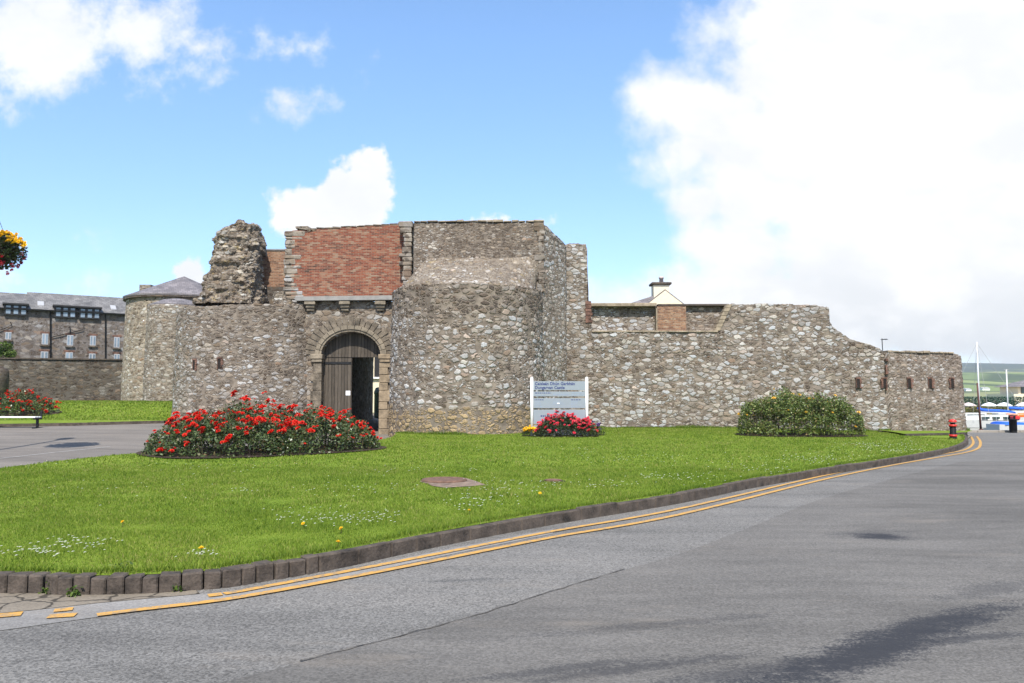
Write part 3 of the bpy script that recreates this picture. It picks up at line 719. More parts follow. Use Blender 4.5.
for side in (-1, 1):
    mb = MB(); z = -.1; xj = AX0 if side < 0 else AX1; k = 0
    while z < ZS-.32:
        h = min(random.uniform(.3, .5), ZS-.3-z); L = (.34 if k % 2 else .44)
        x0, x1 = (xj-L, xj+.04) if side < 0 else (xj-.04, xj+L)
        mb.box(x0, x1, YG-.07, YG+.6, z+.006, z+h-.006, .008); z += h; k += 1
    mb.build('jamb', M['archstone'] if side < 0 else M['ashlar_tan'], gh, False, .012)
    x0, x1 = (xj-.46, xj+.08) if side < 0 else (xj-.08, xj+.46)
    mb = MB(); mb.box(x0, x1, YG-.16, YG+.55, ZS-.16, ZS+.05, .006); mb.box(x0+.05, x1-.03, YG-.12, YG+.55, ZS-.3, ZS-.165, .006)
    mb.build('impost', M['ashlar'] if side < 0 else M['ashlar_tan'], gh, False, .02)
YD = YG+.42
dx1 = XZ(351.5, 400, YD)[0]
d_ = MB(); d_.box(AX0-.02, dx1, YD, YD+.08, .02, ZS-.06)
door = d_.build('door', M['oak'], gh, False, .006)
hz = XZ(335, 363, YD)[1]
MB().box(AX0+.05, dx1-.02, YD-.025, YD-.001, hz-.05, hz+.05).build('hinge', M['iron'], door); MB().box(AX0+.05, dx1-.25, YD-.025, YD-.001, .5, .58).build('hinge', M['iron'], door)
nx0, nz0 = XZ(345.8, 395.3, YD); nx1, nz1 = XZ(350.3, 390.8, YD)
MB().box(nx0, nx1, YD-.012, YD-.001, nz0, nz1).build('notice', M['paper'], door)
MB().box(AX0-.02, AX1+.02, YD-.03, YD+.13, ZS-.055, ZS+.07).build('transom', M['oak'], gh)
V = [(x, YD+.02, z) for x, z in [(AX0-.02, ZS+.07)]+[(x, archz(x)+.02) for x in np.linspace(AX0-.02, AX1+.02, 30)]+[(AX1+.02, ZS+.07)]]; nn_ = len(V)
MB().add(V+[(x, y+.08, z) for x, y, z in V], [tuple(range(nn_))[::-1], tuple(range(nn_, 2*nn_))]+[(i, (i+1) % nn_, nn_+(i+1) % nn_, nn_+i) for i in range(nn_)]).build('door_head', M['oak'], gh)
# lintel and corbels
lx0, lx1 = XZ(297, 300, YG)[0], XZ(395.5, 300, YG)[0]; ZBt = ZB+.19
mb = MB(); nl = 8
for k in range(nl):
    a, b2 = lx0+(lx1-lx0)*k/nl, lx0+(lx1-lx0)*(k+1)/nl
    mb.add([(x, y, z+dz_) for x, dz_ in ((a, .045*k/nl), (b2, .045*(k+1)/nl)) for y in (YG-.30, YG+.3) for z in (ZB+.003, ZBt)], [(0, 1, 3, 2), (4, 6, 7, 5), (0, 4, 5, 1), (2, 3, 7, 6), (1, 5, 7, 3), (0, 2, 6, 4)])
bm_ = mb; lint = bm_.build('lintel', M['lintel'], gh)
for px in (311, 345.5, 381):
    x = XZ(px, 305, YG)[0]
    mb = MB(); mb.box(x-.24, x+.24, YG-.27, YG+.2, ZB-.16, ZB-.002, .01); mb.box(x-.2, x+.2, YG-.19, YG+.2, ZB-.30, ZB-.165, .01); mb.box(x-.17, x+.17, YG-.11, YG+.2, ZB-.42, ZB-.305, .01)
    mb.build('corbel', M['ashlar'], gh, False, .02)
# brick panel between grey quoins
ZL, ZR = XZ(290, 230.5, YG)[1], XZ(400, 223.5, YG)[1]
bx0, bx1 = XZ(291, 300, YG)[0], XZ(407, 300, YG)[0]
def topz(x): return ZL+(ZR-ZL)*(x-bx0)/(bx1-bx0)
V = []
for y in (YG, YG+.7): V += [(bx0, y, ZBt), (bx1, y, ZBt+.05), (bx1, y, topz(bx1)), (bx0, y, topz(bx0))]
MB().add(V, [(0, 1, 2, 3), (7, 6, 5, 4), (0, 4, 5, 1), (1, 5, 6, 2), (2, 6, 7, 3), (3, 7, 4, 0)]).build('brick_panel', M['brick'], gh)
mb = MB(); xs = np.linspace(bx0+.35, bx1-.1, 14)
for a, b2 in zip(xs[:-1], xs[1:]): mb.box(a, b2-.01, YG-.03, YG+.7, topz((a+b2)/2)+.002, topz((a+b2)/2)+.05, .008)
mb.build('coping', M['ledge'], gh)
cx_, cz_ = XZ(303, 229, YG); mb = MB(); mb.box(cx_-.35, cx_+.3, YG-.04, YG+.5, topz(cx_)+.0, topz(cx_)+.22, .06); mb.box(cx_+.25, cx_+.7, YG-.03, YG+.5, topz(cx_), topz(cx_)+.1, .04); mb.build('capping_stone', M['stump'], gh, False, .03)
mb = MB(); z = 5.0; k = 0; qx = XZ(283.5, 300, YG)[0]
while z < ZL-.1:
    h = min(random.uniform(.15, .27), ZL+.02-z); L = random.uniform(.42, .95)
    mb.box(qx+random.uniform(-.03, .03), qx+L, YG-.006-random.uniform(0, .03), YG+.75, z+.006, z+h-.006, .025); z += h; k += 1
mb.build('quoin', M['quoinstone'], gh, False, .03)
mb = MB(); z = ZBt+.25; qx = XZ(411.5, 300, YG-.5)[0]
while z < ZR-.05:
    h = min(random.uniform(.15, .28), ZR+.05-z); L = random.uniform(.35, .6)
    mb.box(qx-L, qx+random.uniform(-.02, .03), YG-.55-random.uniform(0, .02), YG+.75, z+.006, z+h-.006, .012); z += h
mb.build('quoin', M['quoinstone'], gh, False, .03)
# stub filling the side of the gate wall over the left tower
mb = MB()
for k in range(7):
    x = XZ(284+random.uniform(-2, 10), 0, YG)[0]; z = 5.55+random.uniform(0, .65); mb.box(x-.3, x+.2, YG-.25, YG+.1, z-.2, z+.1, .05)
mb.build('broken_stone', M['stump'], gh, False, .03)
# passage behind the door
wall('passage_wall', [(AX0-.04, 36.35), (AX0-.04, 48.7)][::1], .8, -.2, 4.7, M['gate'], gh, .2, bulge=.02)
wall('passage_wall', [(AX1+.1, 49.6), (AX1+.1, 36.35)], .8, -.2, 4.7, M['gate'], gh, .3, bulge=.02)
MB().box(AX0-.9, AX1+.95, 36.32, 48.7, 4.72, 5.0).build('passage_roof', M['oldstone'], gh)

# house seen through the gate, with a bin before it
hs = thing('rendered_house', (-10, 57, 0), 'cream rendered house glimpsed through the open castle gate', 'house')
MB().box(-14, -8.2, 56, 62, -.3, 6.2).build('wall', M['cream'], hs)
mb = MB(); mb.add([(x, y, z) for y in (55.6, 62.4) for x, z in ((-14.4, 6.1), (-7.8, 6.1), (-11.1, 8.2))], [(0, 1, 2), (5, 4, 3), (0, 3, 4, 1), (1, 4, 5, 2), (2, 5, 3, 0)]); mb.build('roof', M['slate'], hs)
wx0, wz0 = XZ(374.5, 377, 56); wx1, wz1 = XZ(381.5, 357, 56)
wf = MB().box(wx0, wx1, 55.9, 55.99, wz0, wz1).build('window', M['frame_dark'], hs)
MB().box(wx0-.1, wx1+.1, 55.8, 55.98, wz0-.12, wz0-.005).build('sill', M['white'], wf)
gb_ = XZ(378.3, 424, 51); bn = thing('litter_bin', (gb_[0], 51, float(H(gb_[0], 51))), 'dark upright bin standing in the courtyard beyond the gate', 'bin')
zb_ = float(H(gb_[0], 51)); MB().lathe([(.26, 0), (.28, .1), (.28, 1.55), (.3, 1.57), (.3, 1.7), (.2, 1.95), (.05, 2.0)], (gb_[0], 51, zb_), 16).build('body', M['slategreen'], bn, True)

# =================================================================== GREAT BASTION (right of the gate)
bs = thing('round_bastion', (-1.9, 34, 0), 'broad round stone bastion with a square tower top, right of the castle gate', 'tower')
BC = (-1.9, 34.0); BR = 3.2
wall('drum', arc(BC, BR, 158, 372, .05), .6, -.15, lambda s_: 6.08, M['bastion'], bs, .05, batter=.10, jag=.035, seed=1, bulge=.05)
# sloped rubble ledge
V = []; nu, nw = 90, 30
for j in range(nw+1):
    f = j/nw
    for i in range(nu+1):
        a = R(172+(368-172)*i/nu); p0 = np.array([BC[0]+(BR-.30)*math.cos(a), BC[1]+(BR-.30)*math.sin(a), 6.10])
        u = i/nu; p1 = np.array([-4.35+(1.30+4.35)*u, 34.45, 7.80-.1*math.sin(u*PI)])
        if u < .12: p1[2] = 6.5+(7.78-6.5)*(u/.12)**.6
        q = p0*(1-f)+p1*f; q[2] += .05*math.sin(f*PI); q[2] += .07*mnoise.noise((q[0]*2, q[1]*2, 4))+.04*mnoise.noise((q[0]*6, q[1]*6, 1))
        V.append(q)
Fc = [(j*(nu+1)+i, j*(nu+1)+i+1, (j+1)*(nu+1)+i+1, (j+1)*(nu+1)+i) for j in range(nw) for i in range(nu)]
link('ledge', mesh('ledge', V, Fc), M['ledge'], bs, True)
ZT_ = XZ(480, 222, 34.4)[1]
wall('tower_face', [(-4.3, 34.42), (1.36, 34.42)], .8, 5.9, lambda s_: ZT_-.02+.02*math.sin(s_*3), M['block'], bs, .06, jag=.03, seed=4)
wall('tower_side', [(1.36, 34.42), (2.45, 36.2), (2.56, 37.1)], .8, -.15, lambda s_: ZT_-.02-.62*s_/2.1, M['blockside'], bs, .06, jag=.04, seed=5)
mb = MB(); z = 6.2
while z < ZT_-.06:
    h = min(random.uniform(.14, .26), ZT_-.02-z); L = random.choice((.22, .34, .28, .42))
    mb.box(1.38-L, 1.40+random.uniform(0, .03), 34.38-random.uniform(0, .02), 34.75, z+.005, z+h-.005, .025); z += h
mb.build('quoin', M['quoinstone'], bs, False, .012)
mb = MB(); x = -4.3
while x < 1.3:
    L = random.uniform(.25, .5); mb.box(x, min(x+L, 1.42)-.01, 34.36, 35.2, ZT_+.005, ZT_+.07+random.uniform(-.02, .03), .015); x += L
mb.build('coping', M['coping'], bs, False, .015)

# =================================================================== LEFT ROUND TOWER
lt = thing('round_tower', (-12.0, 37.05, 0), 'low round stone tower with two arrow slits, left of the castle gate', 'tower')
LC = (-12.0, 37.05); LR = 3.38
wall('drum', arc(LC, LR, 140, 333, .06), .7, -.1, lambda s_: 5.52+.12*s01(6.2, 9.5, s_)+.12*s01(9.6, 11.2, s_), M['left'], lt, .06, batter=.12, jag=.045, seed=2, bulge=.05)
wall('buttress', arc((-12.15, 38.6), 3.6, 140, 220, .08), .8, .4, 4.95, M['far'], lt, .08, batter=.28, jag=.05, seed=6)
V = []; n1, n2 = 14, 60
for j in range(n1+1):
    for i in range(n2):
        a = 2*PI*i/n2; r_ = (LR-.25)*(1-j/n1); x, y = LC[0]+r_*math.cos(a), LC[1]+r_*math.sin(a)
        V.append((x, y, 5.45+.35*(j/n1)+.12*mnoise.noise((x*1.5, y*1.5, 3))))
link('rubble_top', mesh('rubble_top', V, [(j*n2+i, j*n2+(i+1) % n2, (j+1)*n2+(i+1) % n2, (j+1)*n2+i) for j in range(n1) for i in range(n2)]), M['stump'], lt, True)
def slit(px, py, parent, nrm_c=None, Yp=None, w_=.13, h_=.40, side=1):
    """arrow slit: brick surround with a near-black block painted as the shade of its opening"""
    if nrm_c is not None:
        (cx, cy), rr = nrm_c; u = (px-512)/F; lo, hi = 20., cy
        for _ in range(50):
            mid = (lo+hi)/2; xx = P(px, py, mid)[0]
            if (xx-cx)**2+(mid-cy)**2 > rr*rr: lo = mid
            else: hi = mid
        x, y, z = P(px, py, hi); nx_, ny_ = (x-cx)/rr, (y-cy)/rr
    else:
        x, y, z = P(px, py, Yp); nx_, ny_ = 0, -1
    rot = math.atan2(ny_, nx_)+PI/2
    def bx(mb, a, b2, d0, d1, z0, z1): mb.box(x+a, x+b2, y+d0, y+d1, z+z0, z+z1, .006, rot, (x, y))
    mb = MB(); pr = -.05
    for k in range(5):
        zz = -h_/2-.02+k*(h_+.04)/5; zz2 = zz+(h_+.04)/5-.012
        e_ = random.uniform(.0, .09)
        bx(mb, w_/2, w_/2+(.05+e_ if side > 0 else .03), pr, .1, zz, zz2); bx(mb, -w_/2-(.025 if side > 0 else .03+e_), -w_/2, pr, .1, zz, zz2)
    bx(mb, -w_/2-.05, w_/2+.05, pr, .1, h_/2+.022, h_/2+.085)
    s_ = mb.build('arrow_slit', M['slit_brick'], parent, False, .004)
    mb = MB(); bx(mb, -w_/2, w_/2, -.032, .05, -h_/2, h_/2+.02); mb.build('opening', M['dark'], s_)  # shallow block, no hole: the slit's shade is put into its colour
slit(194.5, 365.5, lt, (LC, LR+.04)); slit(219.5, 364, lt, (LC, LR+.04), side=1)

# ruined stump on the left tower
st = thing('ruined_stump', (-13.2, 37.6, 5.4), 'ragged stump of ruined masonry standing above the low round tower', 'ruin')
prof = [(306, 200, 262), (300, 201, 262), (294, 204, 262.5), (288, 206.5, 262), (281, 207.5, 261.5), (275, 209.5, 262), (270, 211.5, 262.5), (264, 212, 262.5), (256, 212.5, 263), (249, 214, 263.5),
        (243, 215.5, 263), (237, 218, 261.5), (231, 222, 261), (228, 230, 262), (226.3, 237, 261)]
Ys = 37.6; ringsV = []; na = 120; zs = []
pz = [XZ(230, p_[0], Ys)[1] for p_ in prof]; pl_ = [XZ(p_[1], p_[0], Ys)[0] for p_ in prof]; pr_ = [XZ(p_[2], p_[0], Ys)[0] for p_ in prof]
nz_ = 90; V = []
for j in range(nz_+1):
    z = pz[0]+(pz[-1]-pz[0])*j/nz_; l_ = np.interp(z, pz, pl_); r_ = np.interp(z, pz, pr_)
    # stepped ledges where courses have fallen away
    hw = (r_-l_)/2; cxx = (r_+l_)/2; dep = 1.25*(1-.30*j/nz_)*(1.15 if z < 7.0 else .9)
    for i in range(na):
        a = 2*PI*i/na; ca, sa = math.cos(a), math.sin(a)
        ex = .62; x = cxx+hw*math.copysign(abs(ca)**ex, ca); y = Ys+dep*math.copysign(abs(sa)**ex, sa)
        zq = math.floor(z*3.2+mnoise.noise((x, y, 0)))
        nz2 = -.07+.13*mnoise.noise((x*1.2, y*1.2, zq*.55))+.15*mnoise.noise((x*2.6, y*2.6, zq*.6+z*1.8))+.10*mnoise.noise((x*5.5, y*5.5, z*5.5))+.05*mnoise.noise((x*9, y*9, z*9))
        V.append((x+ca*nz2, y+sa*nz2, z+.05*mnoise.noise((x*3, y*3, 8))))
Fc = [(j*na+i, j*na+(i+1) % na, (j+1)*na+(i+1) % na, (j+1)*na+i) for j in range(nz_) for i in range(na)]
top0 = nz_*na; c_top = np.mean([V[top0+i] for i in range(na)], axis=0)
prev = top0
for j in range(1, 9):
    f = j/9; base = len(V)
    for i in range(na):
        q = np.array(V[top0+i])*(1-f)+c_top*f; q[2] += .26*mnoise.noise((q[0]*2.2, q[1]*2.2, 11))+.05; V.append(tuple(q))
    Fc += [(prev+i, prev+(i+1) % na, base+(i+1) % na, base+i) for i in range(na)]; prev = base
Fc.append(tuple(prev+i for i in range(na)))
link('masonry', mesh('masonry', V, Fc), M['stump'], st, True)
x0, z1 = XZ(258, 250.5, 38.6); x1, z0 = XZ(285, 287, 38.6)
bw_ = thing('brick_wall', ((x0+x1)/2, 38.8, 5.3), 'brown brick wall linking the ruined stump to the gateway', 'wall')
MB().box(x0, x1, 38.6, 39.2, z0, z1).build('brickwork', M['brick_brown'], bw_)
MB().box(x0-.0, x1, 38.5, 39.2, 5.2, z0-.003).build('stone_base', M['oldstone'], bw_)
MB().box(x0, x1, 38.55, 39.25, z1+.003, z1+.06, .01).build('coping', M['lintel'], bw_)

# =================================================================== CURTAIN WALL
cw = thing('curtain_wall', (11, 37, 0), 'long rubble castle wall running right from the bastion with a sloping broken top', 'castle wall')
YC = 37.0
def zc(px, py): return XZ(px, py, YC)
cp = [(564.5, 244.5), (575, 243), (585.5, 244), (587, 250), (587.5, 270), (588, 290), (588.6, 300), (591, 327), (592, 330), (715, 331.5), (717, 331), (728, 304.5), (732, 303.8), (760, 304), (800, 304.6), (822, 306), (828.5, 308), (829.5, 322), (832, 326), (838, 330), (845, 335), (851.5, 340), (860, 342), (870.6, 344.5), (877, 347), (882.5, 351), (886, 356), (889, 358)]
cpx = [zc(a, b2)[0] for a, b2 in cp]; cpz = [zc(a, b2)[1] for a, b2 in cp]
for i in range(1, len(cpx)):
    if cpx[i] <= cpx[i-1]: cpx[i] = cpx[i-1]+.02
path = [(x, YC) for x in cpx]
wall('wall_face', path, .75, -.5, lambda s_: np.interp(cpx[0]+s_, cpx, cpz), M['curtain'], cw, .06, jag=.05, seed=8, bulge=.05, jagscale=1.2)
# set-back parapet behind the ledge
px_ = [zc(a, 300)[0]*(37.42/37) for a in (586, 640, 656, 657, 730)]
wall('parapet', [(px_[0], 37.42), (px_[2], 37.42)], .5, XZ(600, 334, 37.0)[1]-.3, lambda s_: XZ(600, 304, 37.42)[1], M['curtain'], cw, .06, jag=.03, seed=9)
wall('parapet', [(px_[3]+1.3, 37.42), (px_[4], 37.42)], .5, XZ(600, 334, 37.0)[1]-.3, lambda s_: XZ(600, 304.5, 37.42)[1], M['endwall'], cw, .06, jag=.03, seed=10)
mb = MB(); mb.box(px_[0], px_[2]-.02, 37.05, 37.95, XZ(600, 306, 37.05)[1], XZ(600, 302.6, 37.05)[1], .02); mb.build('coping', M['coping'], cw, False, .02)
mb = MB(); mb.box(px_[3]-.0, px_[4]-.1, 37.2, 37.95, XZ(600, 306.2, 37.2)[1], XZ(600, 303.7, 37.2)[1], .012); mb.build('coping', M['kerb'], cw, False, .02)
bx_0, bx_1 = XZ(657, 310, 37.1)[0], XZ(686, 310, 37.1)[0]
MB().box(bx_0, bx_1, 37.1, 37.9, XZ(660, 331, 37.1)[1]-.1, XZ(660, 306.4, 37.1)[1]).build('brick_pier', M['brick_brown'], cw)
mb = MB(); mb.box(bx_0-.06, bx_0-.003, 37.0, 37.5, XZ(660, 330, 37)[1], XZ(660, 308, 37)[1]); mb.build('pier_edge', M['coping'], cw)
zl = XZ(650, 331, YC)[1]
mb = MB(); x = zc(592, 330)[0]
while x < zc(714, 330)[0]:
    L = random.uniform(.3, .6); mb.box(x, x+L-.012, YC-.05, YC+.5, zl-.06, zl+.02, .01); x += L
mb.build('ledge', M['coping'], cw, False, .012)
# sloping coping on the right reveal
A0 = zc(716.5, 331); A1 = zc(728.5, 304.3); mb = MB()
for k in range(7):
    f0, f1 = k/7+.006, (k+1)/7-.006
    pts = [(A0[0]+(A1[0]-A0[0])*f, A0[1]+(A1[1]-A0[1])*f) for f in (f0, f1)]
    mb.add([(x+dx_, y, z) for y in (YC-.05, YC+.7) for (x, z) in pts for dx_ in (-.1, .16)], [(0, 1, 3, 2), (4, 6, 7, 5), (0, 4, 5, 1), (2, 3, 7, 6), (0, 2, 6, 4), (1, 5, 7, 3)])
mb.build('coping', M['coping'], cw, False, .012)
mb = MB()
for k in range(6): mb.box(zc(587.5, 300)[0]-.1, zc(590.5, 300)[0]+random.uniform(-.04, .1), YC-.05, YC+.3, 5.1+k*.17, 5.1+k*.17+.155, .015)
mb.build('brick_jamb', M['slit_brick'], cw, False, .01)
# end section
EX0 = XZ(888.5, 380, 36.9)[0]; EX1 = XZ(965, 380, 38.3)[0]
cap = [(EX0, 36.9), (EX1-.35, 38.22), (EX1-.1, 38.4), (EX1, 38.7), (EX1+.05, 39.6), (EX1+.3, 43.5)]
wall('end_wall', cap, .8, -.8, lambda s_: 3.74+.02*math.sin(s_)-.10*s01(3.9, 4.6, s_), M['endwall'], cw, .06, batter=.16, jag=.03, seed=12, bulge=.05)
mb = MB(); Lx = math.hypot(EX1-EX0, 1.4); k = 0; s_ = 0
while s_ < Lx-.85:
    L = random.uniform(.25, .45); f0 = s_/Lx; f1 = min(1, (s_+L)/Lx)-.004
    a = (EX0+(EX1-EX0)*f0, 36.9+1.4*f0); b2 = (EX0+(EX1-EX0)*f1, 36.9+1.4*f1)
    mb.quadprism(a, b2, (0, 1), 3.72, 3.80+random.uniform(-.03, .04), -.05, .8); s_ += L
mb.build('coping', M['coping'], cw, False, .015)
for px, sd_ in ((858, 1), (884.5, -1)): slit(px, 383.6, cw, None, YC-.02, .14, .40, sd_)
for px, sd_ in ((909, 1), (930, 1), (952, -1)):
    f = (px-888.5)/(961.5-888.5); slit(px, 383.4, cw, None, 36.9+1.35*f-.10, .14, .40, sd_)
mb = MB(); z = 4.0
zt_ = 1.95
while zt_ < 3.7: # brick-repaired joint where the two builds meet
    mb.box(EX0-.12, EX0+random.uniform(-.06, .08), 36.86, 37.0, zt_, zt_+.13, .012); zt_ += random.choice((.15, .3, .45, .6))
mb.build('brick_jamb', M['slit_brick'], cw, False, .008)

# aerial behind the wall
ax, az = XZ(883, 352, 38.5); at_ = thing('tv_aerial', (ax, 38.5, 3.2), 'thin television aerial sticking up behind the stepped end of the castle wall', 'aerial')
MB().tube([(ax, 38.5, 3.2), (ax-.03, 38.5, XZ(882, 338.5, 38.5)[1])], .022, 6).build('mast', M['iron'], at_)
zt_ = XZ(882, 339.5, 38.5)[1]; mb = MB(); mb.tube([(ax-.05, 38.5, zt_), (ax+.22, 38.5, zt_+.02)], .018, 6)
for k in range(5): mb.tube([(ax-.04+k*.06, 38.5-.12, zt_), (ax-.04+k*.06, 38.5+.12, zt_)], .012, 5)
mb.build('antenna', M['iron'], at_)

# cottage behind the curtain wall
hc = thing('cottage', (7.9, 47, 0), 'cream gabled house with one chimney peeping over the long castle wall', 'house')
apx, apz = XZ(665.2, 290.3, 46); gx0, gz0 = XZ(652.5, 302.8, 46); gx1, gz1 = XZ(682.5, 303, 46)
sl_ = (apz-gz0)/(apx-gx0)
hw = 2.6; ez = apz-hw*sl_*.8
MB().add([(x, y, z) for y in (46, 52) for x, z in ((apx-hw, -.2), (apx+hw, -.2), (apx+hw, ez), (apx, apz), (apx-hw, ez))], [(0, 1, 2, 3, 4), (9, 8, 7, 6, 5), (0, 5, 6, 1), (1, 6, 7, 2), (2, 7, 8, 3), (3, 8, 9, 4), (4, 9, 5, 0)]).build('wall', M['cream'], hc)
mb = MB()
for sg in (-1, 1):
    V = [(apx, y, apz+.02+t_) for y in (46.02, 52.2) for t_ in (0, .05)]+[(apx+sg*(hw+.2), y, ez-.2*sl_*.8+.02+t_) for y in (46.02, 52.2) for t_ in (0, .05)]
    mb.add(V, [(0, 1, 5, 4), (2, 6, 7, 3), (1, 3, 7, 5), (0, 4, 6, 2), (4, 5, 7, 6), (0, 2, 3, 1)])
# left wing with its ridge running away to the left
rx, rz = XZ(657, 296.5, 47.5); lx, lz = XZ(634, 303.5, 46.5)
mb.add([(apx-.2, 46.1, gz0-.3), (apx-.3, 47.5, rz+.1), (lx-.6, 46.2, lz-.35), (lx-.2, 47.5, rz-.45), (lx-.2, 49, gz0-.5), (apx, 49, gz0-.5)], [(0, 2, 3, 1), (1, 3, 4, 5), (0, 1, 5), (2, 4, 3), (0, 5, 4, 2)])
mb.build('roof', M['slate'], hc)
c0, cz0 = XZ(653.8, 297, 47.2); c1, cz1 = XZ(669.2, 284.6, 47.2)
ch = MB().box(c0, c1, 47.2, 48.0, cz0-.8, cz1).build('chimney', M['cream'], hc)
MB().box(c0-.13, c1+.13, 47.07, 48.13, cz1+.003, cz1+.14).build('chimney_cap', M['oldstone'], ch, False, .03)
px0 = XZ(661.3, 280, 47.6)[0]; MB().lathe([(.13, 0), (.12, .26), (.15, .27), (.15, .38), (.1, .4)], (px0, 47.6, cz1+.145), 14).build('chimney_pot', M['pot'], ch, True)

# =================================================================== FAR LEFT: TWIN ROUND TOWER, BARRACKS, WALLS
ft = thing('twin_round_tower', (-22.5, 53.8, 1.2), 'pale twin drum tower with conical slate roof beside the barracks', 'tower')
FC = (-22.35, 53.8); FR = 3.5; fz = 8.15
wall('drum', arc(FC, FR, 130, 400, .12), .6, .9, fz, M['far'], ft, .12, batter=.15, seed=20)
SC = (-20.75, 48.9); SR = 1.62; sz = 7.2
wall('drum', arc(SC, SR, 150, 390, .12), .5, .9, sz, M['far2'], ft, .12, batter=.12, seed=21)
ap_ = XZ(180, 276.5, 53.8)
rf = MB().lathe([(FR+.22, 0), (FR+.22, .1), (.04, ap_[1]-fz), (.01, ap_[1]-fz)], (FC[0], FC[1], fz), 48).build('roof', M['slate'], ft)
MB().lathe([(SR+.1, 0), (SR+.1, .06), (.9, .42), (.5, .5)], (SC[0], SC[1]+.2, sz), 36).build('roof', M['slate'], ft)
MB().lathe([(FR+.1, -.14), (FR+.2, -.12), (FR+.2, -.003)], (FC[0], FC[1], fz), 48).build('eaves', M['oldstone'], ft)
cx0, cz0 = XZ(140.5, 291.5, 55.6); cx1, cz1 = XZ(152, 285, 55.6)
MB().box(cx0, cx1, 55.4, 56.2, cz0-.8, cz1).build('chimney', M['quay'], ft)

bd = np.array([7.2, 4.6])/math.hypot(7.2, 4.6); bn_ = np.array([-bd[1], bd[0]])
BA = np.array([-38.6, 60.])-bd*12; BBp = np.array([-31.4, 64.6])+bd*4
br_ = thing('barracks_building', ((BA+BBp)[0]/2, (BA+BBp)[1]/2, 1.2), 'long dark stone barracks with slate roof and bands of dormer windows', 'building')
EZ = 8.35; RZ = 10.0; DEP = 7.
MB().quadprism(BA, BBp, bn_, .6, EZ, 0, DEP).build('wall', M['barracks'], br_)
def gable(A, B, z, parent):
    pl = [A-bn_*.25, B-bn_*.25, B+bn_*DEP/2, A+bn_*DEP/2, B+bn_*(DEP+.25), A+bn_*(DEP+.25)]
    zz = [EZ-.05, EZ-.05, z, z, EZ-.05, EZ-.05]
    V = [(*p_, q) for p_, q in zip(pl, zz)]+[(*p_, q+.12) for p_, q in zip(pl, zz)]
    mb = MB(); mb.add(V, [(0, 1, 2, 3), (3, 2, 4, 5), (9, 8, 7, 6), (11, 10, 8, 9), (0, 6, 7, 1), (5, 4, 10, 11), (0, 3, 9, 6), (3, 5, 11, 9), (1, 7, 8, 2), (2, 8, 10, 4)])
    return mb.build('roof', M['slate_far'], parent)
def bint(px, py, t_=0.):
    """ray of a pixel onto the front plane of the barracks, moved t_ inwards"""
    u = (px-512)/F; v = (341.5-py)/F; dr = np.array([u, CP-v*SP]); o_ = np.array([-38.6, 60.])+bn_*t_
    k = np.dot(o_, bn_)/np.dot(dr, bn_); return dr*k, EYE+(SP+v*CP)*k
rstep = bint(27.5, 300)[0]
gable(BA, rstep-bd*.0, RZ-.13, br_); gable(rstep+bd*.003, BBp, RZ+.02, br_)
def bwin(name, x0, y0, x1, y1, lights, sill=True, depth=.08, dormer=False):
    a, z1 = bint(x0, y0); b2, _ = bint(x1, y0); _, z0 = bint((x0+x1)/2, y1)
    if dormer:
        f = MB().quadprism(a, b2, bn_, z0, z1, -.22, 2.6).build('dormer', M['frame_dark'], br_)
        MB().quadprism(a-bd*.12, b2+bd*.12, bn_, z1+.003, z1+.12, -.42, 3.2).build('dormer_roof', M['frame_dark'], f)
        n = lights; L = np.linalg.norm(b2-a)
        for k in range(n):
            p0 = a+bd*(L*k/n+.12); p1 = a+bd*(L*(k+1)/n-.08)
            MB().quadprism(p0, p1, bn_, z0+.1, z1-.28, -.25, -.223).build('pane', M['glass'], f)
            MB().quadprism(p0, p1, bn_, z1-.22, z1-.08, -.25, -.223).build('pane', M['glass'], f)
        return
    f = MB().quadprism(a, b2, bn_, z0, z1, -.05, .1).build('window', M['frame_white'], br_)
    L = np.linalg.norm(b2-a)
    for k in range(lights): MB().quadprism(a+bd*(L*k/lights+.05), a+bd*(L*(k+1)/lights-.04), bn_, z0+.06, z1-.06, -.056, -.0505).build('pane', M['glass'], f)
    if sill: MB().quadprism(a-bd*.1, b2+bd*.1, bn_, z0-.14, z0-.005, -.14, .1).build('sill', M['oldstone'], f)
    mb = MB(); mb.quadprism(a-bd*.12, b2+bd*.12, bn_, z1+.003, z1+.16, -.03, .1); mb.build('window_head', M['slit_brick'], f)
for q in ((4.3, 304.5, 27.3, 315.5), (54.5, 306.6, 76, 318), (79, 308, 100, 319.2)): bwin('dormer', *q, 3, dormer=True)
for q in ((-36, 303, -12, 314),): bwin('dormer', *q, 3, dormer=True)
for q in ((5.5, 332, 11.5, 339.5), (42, 333.5, 48.5, 344.5), (67, 335, 73.5, 345.5), (90, 335.7, 96, 345.5), (114, 337, 119.8, 347.5), (40.8, 351.4, 48.3, 359.5), (65.6, 352.2, 73, 360), (89, 353.5, 95.5, 361), (114, 354, 119.8, 361)): bwin('window', *q, 2)
for q in ((37.5, 303.4, 44, 307), (110.5, 307.2, 116, 310.2)):
    a, _ = bint(q[0], q[1], .9); b2, _ = bint(q[2], q[1], .9); z = EZ+(RZ-EZ)*(1.15/3.75)+.08
    c3 = [(*(a-bn_*.35), z-.17), (*(b2-bn_*.35), z-.17), (*(b2+bn_*.45), z+.2), (*(a+bn_*.45), z+.2)]
    MB().add(c3+[(x, y, zz+.09) for x, y, zz in c3], [(3, 2, 1, 0), (4, 5, 6, 7), (0, 1, 5, 4), (1, 2, 6, 5), (2, 3, 7, 6), (3, 0, 4, 7)]).build('skylight', M['frame_white'], br_)
